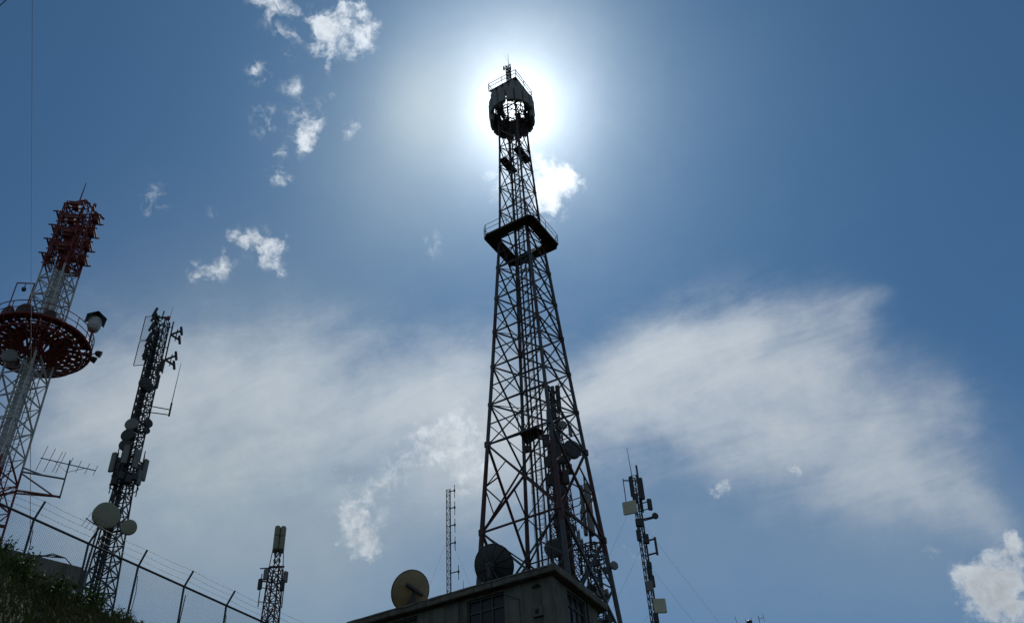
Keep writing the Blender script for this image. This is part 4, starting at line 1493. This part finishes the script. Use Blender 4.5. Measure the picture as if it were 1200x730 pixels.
    mb.add([c + u * x + V(0, 0, z) for x, z in ((-0.2, -0.03), (-0.05, -0.07), (0.18, -0.05), (0.24, 0.0), (0.06, 0.10), (-0.06, 0.11))], [(0, 1, 2, 3, 4, 5)])
    mb.build('vent_hole', 'dark_hole', root)
    c = P(0.98, OV - 0.06, 15.95)
    bx = MB().box(c, 0.42, 0.12, 0.42, u, bev=0.03).build('wall_box', 'plaster', root)
    MB().box(c - v * 0.065 + V(0, 0, -0.02), 0.13, 0.02, 0.17, u).build('socket_hole', 'dark_hole', bx)
    # a conduit down the front
    MB().path([P(4.4, OV - 0.03, zw), P(4.4, OV - 0.03, base + 0.5)], 0.022, 5).build('conduit', 'dull_galvanised', root)

    # loose cables along the eave and down from the dishes
    MB().path([P(x, -0.02, ZT - 0.05 - 0.05 * abs(math.sin(x * 2.1)) - 0.03 * math.sin(x * 5)) for x in [0.3 + 0.25 * i for i in range(36)]], 0.012, 4).build('eave_cable', 'cable_black', root)
    MB().path([P(2.9, 0.8, ZT + 0.03), P(2.75, 0.0, ZT + 0.02), P(2.74, -0.03, ZT - 0.32), P(2.5, 0.12, ZT - 0.55), P(1.75, OV - 0.02, ZT - 0.9), P(1.7, OV - 0.02, base + 0.6)], 0.013, 4).build('drop_cable', 'cable_black', root)
    MB().path([P(-0.01 + OV - 0.03, 3.35, zw), P(OV - 0.04, 3.35, base + 0.4)], 0.045, 7).build('downpipe', 'dull_galvanised', root)

    # ---------------- roof dishes
    def roof_dish(c, foot, az, el, dia, skin, label, cage):
        d = compass(az) * math.cos(R(el)) + V(0, 0, math.sin(R(el)))
        r = dia / 2
        rt = thing('satellite_dish', (foot.x, foot.y, ZT + 0.005), label, 'satellite dish', 'dishes on the flat roof')
        prof = []
        for i in range(9):
            t = 0.06 + 0.94 * i / 8
            prof.append((t * t * r * 0.34, t * r))
        x, y = MB().frame(d)
        c0 = c - d * (r * 0.17)
        nseg = 28
        vs, fs = [], []
        for side in (0, 1):
            for tt, rr in prof:
                for i in range(nseg):
                    an = 2 * math.pi * i / nseg
                    vs.append(c0 + d * (tt + (0.014 if side else 0)) + x * math.cos(an) * rr + y * math.sin(an) * rr)
        m = len(prof)
        for side in (0, 1):
            b = side * m * nseg
            for l in range(m - 1):
                for i in range(nseg):
                    q = (b + l * nseg + i, b + l * nseg + (i + 1) % nseg, b + (l + 1) * nseg + (i + 1) % nseg, b + (l + 1) * nseg + i)
                    fs.append(q if side == 0 else q[::-1])
            fs.append(tuple(b + i for i in range(nseg)))
        for i in range(nseg):
            fs.append(((m - 1) * nseg + i, (m - 1) * nseg + (i + 1) % nseg, (2 * m - 1) * nseg + (i + 1) % nseg, (2 * m - 1) * nseg + i))
        rf = MB().add(vs, fs).build('reflector', skin, rt, smooth=True)
        MB().ring(c0 + d * (r * 0.34 + 0.006), r, 0.022, 28, 5, ax=d).build('rim', 'dark_steel', rf)
        if cage:
            for i in range(12):
                an = 2 * math.pi * (i + 0.3) / 12
                k = x * math.cos(an) + y * math.sin(an)
                pts = [c0 + d * (t * t * r * 0.34 - 0.02) + k * (t * r) for t in (0.08, 0.35, 0.6, 0.85, 1.0)]
                MB().path(pts, 0.014, 4).build('rib', 'dark_steel', rf)
        # the mount behind the reflector
        hub = c0 - d * 0.02
        mb = MB()
        if cage:
            mb.lathe(hub, -d, [(0, 0.2), (0.12, 0.2), (0.2, 0.1)], 10)
            mb.bar(hub - d * 0.15, hub - d * 0.15 - V(0, 0, 0.5), 0.16)
        else:
            e1 = (x * 0.93 - y * 0.3).normalized()
            mb.bar(c0 + d * 0.02 - d * 0.07 - e1 * r * 0.52 + y * r * 0.12, c0 - d * 0.05 + e1 * r * 0.5 + y * r * 0.12, 0.13, 0.12)
            mb.bar(c0 - d * 0.06 + y * r * 0.1 + e1 * 0.05, c0 - d * 0.12 - y * r * 0.55 - e1 * 0.1, 0.12, 0.1)
        mb.build('mount_bracket', 'panel_dark', rt)
        mb = MB().tube(V(foot.x, foot.y, ZT), hub - d * 0.15 - V(0, 0, 0.2), 0.06, 8)
        mb.build('mount_pole', 'dark_steel', rt)
        mb = MB()
        mb.box(V(foot.x, foot.y, ZT + 0.06), 0.45, 0.45, 0.1, u)
        for s in (-1, 1):
            mb.tube(V(foot.x, foot.y, ZT + 0.1) + u * 0.5 * s, hub - d * 0.12 + u * 0.12 * s - V(0, 0, 0.1), 0.025, 5)
            mb.box(V(foot.x, foot.y, ZT + 0.05) + u * 0.5 * s, 0.14, 0.14, 0.09, u)
        mb.build('base_frame', 'dark_steel', rt)
        fp = c0 + d * r * 1.0
        mb = MB()
        for i in range(3):
            an = 2 * math.pi * i / 3 + 0.5
            mb.tube(c0 + d * r * 0.34 + (x * math.cos(an) + y * math.sin(an)) * r * 0.98, fp, 0.012, 4)
        mb.lathe(fp, -d, [(0, 0.05), (0.05, 0.08), (0.2, 0.06)], 8)
        mb.build('feed_horn', 'dark_steel', rt)
    c1 = P(3.33, 1.2, 18.72)
    roof_dish(c1, P(3.33, 1.0, 0), 25, 27, 1.72, 'mesh_dish', 'dark ribbed satellite dish on the roof, the one next to the tall tower', True)
    c2 = P(7.2, 1.2, 18.62)
    roof_dish(c2, P(7.2, 1.0, 0), -38, 30, 1.74, 'fibre_dish', 'brownish satellite dish with a thick bracket across its back, on the roof', False)
    # a short whip standing by the darker dish
    wp = P(4.35, 0.6, 0)
    rt = thing('roof_whip', (wp.x, wp.y, ZT), 'thin upright rod on the roof edge beside the dark ribbed dish', 'antenna')
    MB().tube(wp + V(0, 0, ZT), wp + V(0, 0, ZT + 0.62), 0.014, 5, 0.008).build('rod', 'dark_steel', rt)
    MB().box(wp + V(0, 0, ZT + 0.035), 0.14, 0.14, 0.06, u).build('foot', 'dark_steel', rt)


build_house()


# ------------------------------------------------------------------ the hut behind the fence
def build_hut():
    corner = Vector((-15.12, 30.45, 0))
    a, b = Vector((-0.73, -0.683, 0)), Vector((-0.683, 0.73, 0))
    zt = 16.72
    base = ground_z(corner.x, corner.y) - 0.4
    root = thing('hut', (corner.x, corner.y, base + 0.4), 'low beige hut with a grey concrete parapet behind the wire fence', 'hut')
    L, D = 5.2, 3.6

    def box(s0, s1, d0, d1, z0, z1, name, mat):
        c = corner + a * ((s0 + s1) / 2) + b * ((d0 + d1) / 2) + V(0, 0, (z0 + z1) / 2)
        return MB().box(c, s1 - s0, d1 - d0, z1 - z0, a).build(name, mat, root)
    box(0.1, L - 0.1, 0.1, D - 0.1, base, zt - 0.62, 'wall', 'hut_plaster')
    box(0, L, 0, D, zt - 0.615, zt, 'parapet', 'hut_parapet')
    box(-0.02, L, -0.03, D, zt - 0.66, zt - 0.6, 'drip_edge', 'roof_concrete')
    dr = box(3.2, 4.1, 0.04, 0.09, base + 0.4, base + 2.4, 'door', 'dull_galvanised')
    MB().box(corner + a * 3.3 + b * 0.02 + V(0, 0, base + 1.4), 0.05, 0.05, 0.14, a).build('handle', 'dark_steel', dr)
    # bent conduits on the right end of the roof
    p = corner + a * 0.3 + b * 0.3
    for k in range(3):
        pts = [p + a * (1.1 + 0.2 * k) + V(0, 0, zt + 0.1), p + a * 0.7 + V(0, 0, zt + 0.35 - 0.06 * k), p + a * 0.25 + V(0, 0, zt + 0.32), p - a * 0.12 + V(0, 0, zt + 0.05), p - a * 0.45 - b * 0.3 + V(0, 0, zt - 0.4)]
        MB().path(pts, 0.02, 5).build('conduit', 'cable_black', root)
    q = corner - a * 0.12 + b * 0.2
    bx = MB().box(q + V(0, 0, zt - 0.35), 0.22, 0.4, 0.6, a, bev=0.03).build('cable_box', 'panel_grey', root)
    # pole with a small yagi fixed to the end wall
    r = corner - a * 0.05 - b * 0.08
    pl = MB().tube(r + V(0, 0, zt - 1.5), r + V(0.12, 0, zt + 1.55), 0.035, 6).build('aerial_pole', 'dark_steel', root)
    tip = r + V(0.12, 0, zt + 1.5)
    bd = Vector((0.82, 0.3, -0.5)).normalized()
    mb = MB().tube(tip - bd * 0.55, tip + bd * 0.35, 0.02, 5)
    for k in range(6):
        c = tip - bd * 0.5 + bd * 0.16 * k
        mb.tube(c - V(0.14, -0.05, 0.22), c + V(0.14, -0.05, 0.22), 0.01, 4)
    mb.build('small_yagi', 'dark_steel', pl)


build_hut()


# ------------------------------------------------------------------ chain-link fence with barbed wire on leaning arms
def build_fence():
    p0 = Vector((-13.56, 23.87, 0))
    d = Vector((3.61, 6.46, 0)).normalized()
    out = Vector((d.y, -d.x, 0))
    sp, zt = 1.85, 15.0
    ids = list(range(-3, 9))
    root = thing('chain_link_fence', (p0.x, p0.y, ground_z(p0.x, p0.y)), 'chain-link fence with leaning arms of barbed wire on the grassy bank', 'fence')

    def foot(s):
        p = p0 + d * s
        return V(p.x, p.y, ground_z(p.x, p.y))
    s0, s1 = ids[0] * sp, ids[-1] * sp
    rnd = random.Random(21)
    arms = []
    for i in ids:
        b = foot(i * sp)
        top = p0 + d * (i * sp) + V(0, 0, zt)
        lean = d * rnd.uniform(-0.05, 0.05) + out * rnd.uniform(-0.03, 0.03)
        po = MB().tube(b - V(0, 0, 0.4) - lean, top, 0.034, 8).build('post', 'dull_galvanised', root)
        arm = top + out * (0.30 + rnd.uniform(-0.02, 0.03)) + V(0, 0, 0.44) + d * rnd.uniform(-0.03, 0.03)
        MB().bar(top - V(0, 0, 0.02), arm, 0.045).build('arm', 'dull_galvanised', po)
        arms.append((top, arm))
        if i % 2 == 0:
            # a loose tie of wire hanging by the post
            q = top + d * 0.06 + V(0, 0, -0.3)
            MB().path([q, q + d * 0.05 - V(0, 0, 0.5), q + d * 0.02 - V(0, 0, 1.1), q + d * 0.08 - V(0, 0, 1.6)], 0.012, 4).build('wire_tie', 'cable_black', po)
        else:
            MB().tube(b, top + d * 0.12 - V(0, 0, 0.25), 0.016, 5).build('stay_rod', 'dull_galvanised', po)
    MB().tube(p0 + d * s0 + V(0, 0, zt), p0 + d * s1 + V(0, 0, zt), 0.036, 8).build('top_rail', 'dark_steel', root)
    for k in (0.35, 0.68, 0.98):
        mb = MB()
        for (a0, b0), (a1, b1) in zip(arms, arms[1:]):
            p, q = a0.lerp(b0, k), a1.lerp(b1, k)
            sag = rnd.uniform(0.015, 0.05)
            pts = [p.lerp(q, t / 6) - V(0, 0, sag * 4 * (t / 6) * (1 - t / 6)) for t in range(7)]
            mb.path(pts, 0.0055, 4)
            for j in range(1, 14):
                c = p.lerp(q, j / 14) - V(0, 0, sag * 4 * (j / 14) * (1 - j / 14))
                w = V(rnd.uniform(-1, 1), rnd.uniform(-1, 1), rnd.uniform(-1, 1)).normalized() * 0.03
                mb.tube(c - w, c + w, 0.0035, 3, caps=False)
        mb.build('barbed_wire', 'dull_galvanised', root)
    # the woven mesh: crossing diagonals, bellied a little between the posts
    pitch, H = 0.085, 2.25
    mb = MB()

    def mp(s, h):
        belly = 0.02 * math.sin(math.pi * ((s / sp) % 1.0)) * math.sin(math.pi * h / H) + 0.012 * math.sin(s * 3.1 + h * 2.0)
        return p0 + d * s + out * (belly + 0.04) + V(0, 0, zt - h)
    n = int((s1 - s0 + H) / pitch)
    for k in range(n):
        for dirn in (1, -1):
            s = s0 - H + k * pitch if dirn == 1 else s0 + k * pitch
            pts = []
            for j in range(5):
                h = H * j / 4
                x = s + dirn * h
                if s0 <= x <= s1:
                    pts.append(mp(x, h) + out * (0.006 * dirn))
            if len(pts) > 1:
                for a_, b_ in zip(pts, pts[1:]):
                    mb.tube(a_, b_, 0.0025, 3, caps=False)
    mb.build('mesh', 'dull_galvanised', root, kind='stuff')


build_fence()


# ------------------------------------------------------------------ the grassy bank
def bank(az, r):
    x, y = r * math.sin(R(az)), r * math.cos(R(az))
    return V(x, y, ground_z(x, y))


def build_grass():
    rnd = random.Random(2)
    vs, fs = [], []

    def blade(p, h, w, lean, curl):
        a = rnd.uniform(0, 2 * math.pi)
        s = V(math.cos(a), math.sin(a), 0) * w
        o = len(vs)
        m = p + V(0, 0, h * 0.6) + lean * 0.45
        t = p + V(0, 0, h) * curl + lean
        vs.extend([p - s, p + s, m + s * 0.7, m - s * 0.7, t])
        fs.extend([(o, o + 1, o + 2, o + 3), (o + 3, o + 2, o + 4)])
    zones = [((-36, -18), (11.5, 23.6), 3600, 9), ((-36, -16), (23.6, 34), 1500, 7), ((-60, 45), (4, 33), 1500, 5)]
    for (a0, a1), (r0, r1), n, per in zones:
        for _ in range(n):
            az = rnd.uniform(a0, a1)
            r = math.sqrt(rnd.uniform(r0 * r0, r1 * r1))
            c = bank(az, r)
            lush = 0.5 + 0.5 * math.sin(c.x * 1.7) * math.cos(c.y * 1.3 + 0.5)
            hh = rnd.uniform(0.08, 0.2) + 0.16 * lush
            if rnd.random() < 0.05:
                hh *= 2.0
            for k in range(per):
                p = c + V(rnd.gauss(0, 0.06), rnd.gauss(0, 0.06), -0.02)
                h = hh * rnd.uniform(0.6, 1.2)
                lean = V(rnd.gauss(0, 1), rnd.gauss(0, 1), 0) * h * 0.38
                blade(p, h, rnd.uniform(0.006, 0.013), lean, rnd.uniform(0.75, 1.0))
    o = MB()
    o.v, o.f = vs, fs
    g = o.build('grass', 'grass_blade')
    g['kind'] = 'stuff'
    tag(g, 'dark green tufted grass covering the bank below the fence', 'grass')


build_grass()


def make_bush(seed, size, nleaf, spread, tall):
    rnd = random.Random(seed)
    st, lf = MB(), MB()
    for s in range(int(7 + spread * 6)):
        a = rnd.uniform(0, 2 * math.pi)
        out = rnd.uniform(0.1, 1.0) * spread * size
        top = V(math.cos(a) * out, math.sin(a) * out, size * rnd.uniform(0.5, 1.0) * tall)
        mid = V(math.cos(a) * out * 0.35, math.sin(a) * out * 0.35, top.z * 0.55)
        st.tube((0, 0, -0.05), mid, 0.012, 4, 0.008)
        st.tube(mid, top, 0.008, 4, 0.004)
        for k in range(nleaf):
            t = rnd.uniform(0.15, 1.0)
            p = V(0, 0, 0).lerp(mid, t * 2) if t < 0.5 else mid.lerp(top, t * 2 - 1)
            p = p + V(rnd.gauss(0, 1), rnd.gauss(0, 1), rnd.gauss(0, 1)) * 0.09 * size
            d = V(rnd.gauss(0, 1), rnd.gauss(0, 1), rnd.gauss(0.3, 0.7)).normalized()
            x = d.cross(V(rnd.gauss(0, 1), rnd.gauss(0, 1), rnd.gauss(0, 1))).normalized()
            L, w = rnd.uniform(0.06, 0.13), rnd.uniform(0.018, 0.035)
            lf.add([p, p + d * L * 0.5 + x * w, p + d * L, p + d * L * 0.5 - x * w], [(0, 1, 2, 3)])
    return st, lf


BUSH_KINDS = [make_bush(1, 0.55, 34, 0.9, 1.0), make_bush(2, 0.75, 40, 0.7, 1.0), make_bush(3, 0.6, 16, 0.5, 1.6)]
BUSH_MESH = []
LABELS = ['low leafy bush among the grass of the bank', 'rounded dark green bush among the grass of the bank', 'tall thin weed standing up from the grass of the bank']
for st, lf in BUSH_KINDS:
    pair = []
    for nm, mb, mt in (('stem', st, 'stem'), ('foliage', lf, 'leaf_dark')):
        me = bpy.data.meshes.new(nm)
        me.from_pydata(mb.v, [], mb.f)
        me.materials.append(MATS[mt])
        pair.append((nm, me))
    BUSH_MESH.append(pair)


def place_bush(kind, az, r, sc, rz):
    p = bank(az, r)
    root = thing('weed' if kind == 2 else 'bush', p, LABELS[kind], 'weed' if kind == 2 else 'bush',
                 ['low bushes on the bank', 'rounded bushes on the bank', 'weeds on the bank'][kind])
    root.rotation_euler.z = rz
    root.scale = (sc, sc, sc)
    for nm, me in BUSH_MESH[kind]:
        o = bpy.data.objects.new(nm, me)
        col.objects.link(o)
        o.parent = root


rnd = random.Random(8)
for kind, az, r, sc in ((1, -30.7, 20.6, 0.7), (0, -29.6, 21.2, 0.6), (0, -28.0, 21.4, 0.6), (0, -25.4, 21.6, 0.55), (1, -24.0, 21.2, 0.5), (0, -22.9, 21.7, 0.6),
                        (2, -23.3, 21.7, 0.5), (2, -22.4, 21.8, 0.5), (2, -21.7, 21.9, 0.45), (1, -27.2, 18.4, 0.8), (1, -25.2, 19.0, 0.8), (0, -26.4, 20.2, 0.6), (1, -29.5, 18.2, 0.8), (0, -20.5, 21.8, 0.7)):
    place_bush(kind, az, r, sc, rnd.uniform(0, 6.28))


def build_rock(name, az, r, sx, sy, sz, rz, label, seed):
    rr = random.Random(seed)
    bm = bmesh.new()
    bmesh.ops.create_icosphere(bm, subdivisions=3, radius=1.0)
    from mathutils import noise as nz
    for v in bm.verts:
        k = 1.0 + 0.35 * nz.noise(v.co * 1.3 + V(seed, 0, 0)) + 0.12 * nz.noise(v.co * 4 + V(0, seed, 0))
        v.co = V(v.co.x * sx, v.co.y * sy, v.co.z * sz) * k
    me = bpy.data.meshes.new(name)
    bm.to_mesh(me)
    bm.free()
    me.materials.append(MATS['rock'])
    o = bpy.data.objects.new(name, me)
    col.objects.link(o)
    o.location = bank(az, r) + V(0, 0, sz * 0.35)
    o.rotation_euler = (R(20), 0, rz)
    tag(o, label, 'rock')


build_rock('boulder', -28.0, 19.6, 0.55, 0.22, 0.16, -0.6, 'long pale boulder lying in the grass of the bank', 4)


# ------------------------------------------------------------------ overhead wires
def cable(name, p, q, r, sag, mat, label, n=24):
    p, q = Vector(p), Vector(q)
    pts = [p.lerp(q, i / n) - V(0, 0, sag * 4 * (i / n) * (1 - i / n)) for i in range(n + 1)]
    o = MB().path(pts, r, 6).build(name, mat)
    return tag(o, label, 'cable')


cable('stay_cable', (-16.2, 11.52, 4.95), (0.65, 3.56, 19.0), 0.019, 0.0, 'cable_black', 'thick dark stay cable cutting across the corner of the sky')
cable('messenger_wire', (-16.18, 11.575, 4.95), (0.69, 3.62, 19.0), 0.007, 0.0, 'galvanised', 'bright thin wire running alongside the thick dark stay cable')
cable('aerial_wire', (-15.44, 27.46, 15.95), (-24.06, 24.03, 53.94), 0.009, 0.0, 'cable_black', 'hair-thin wire rising from the hut past the red and white tower')
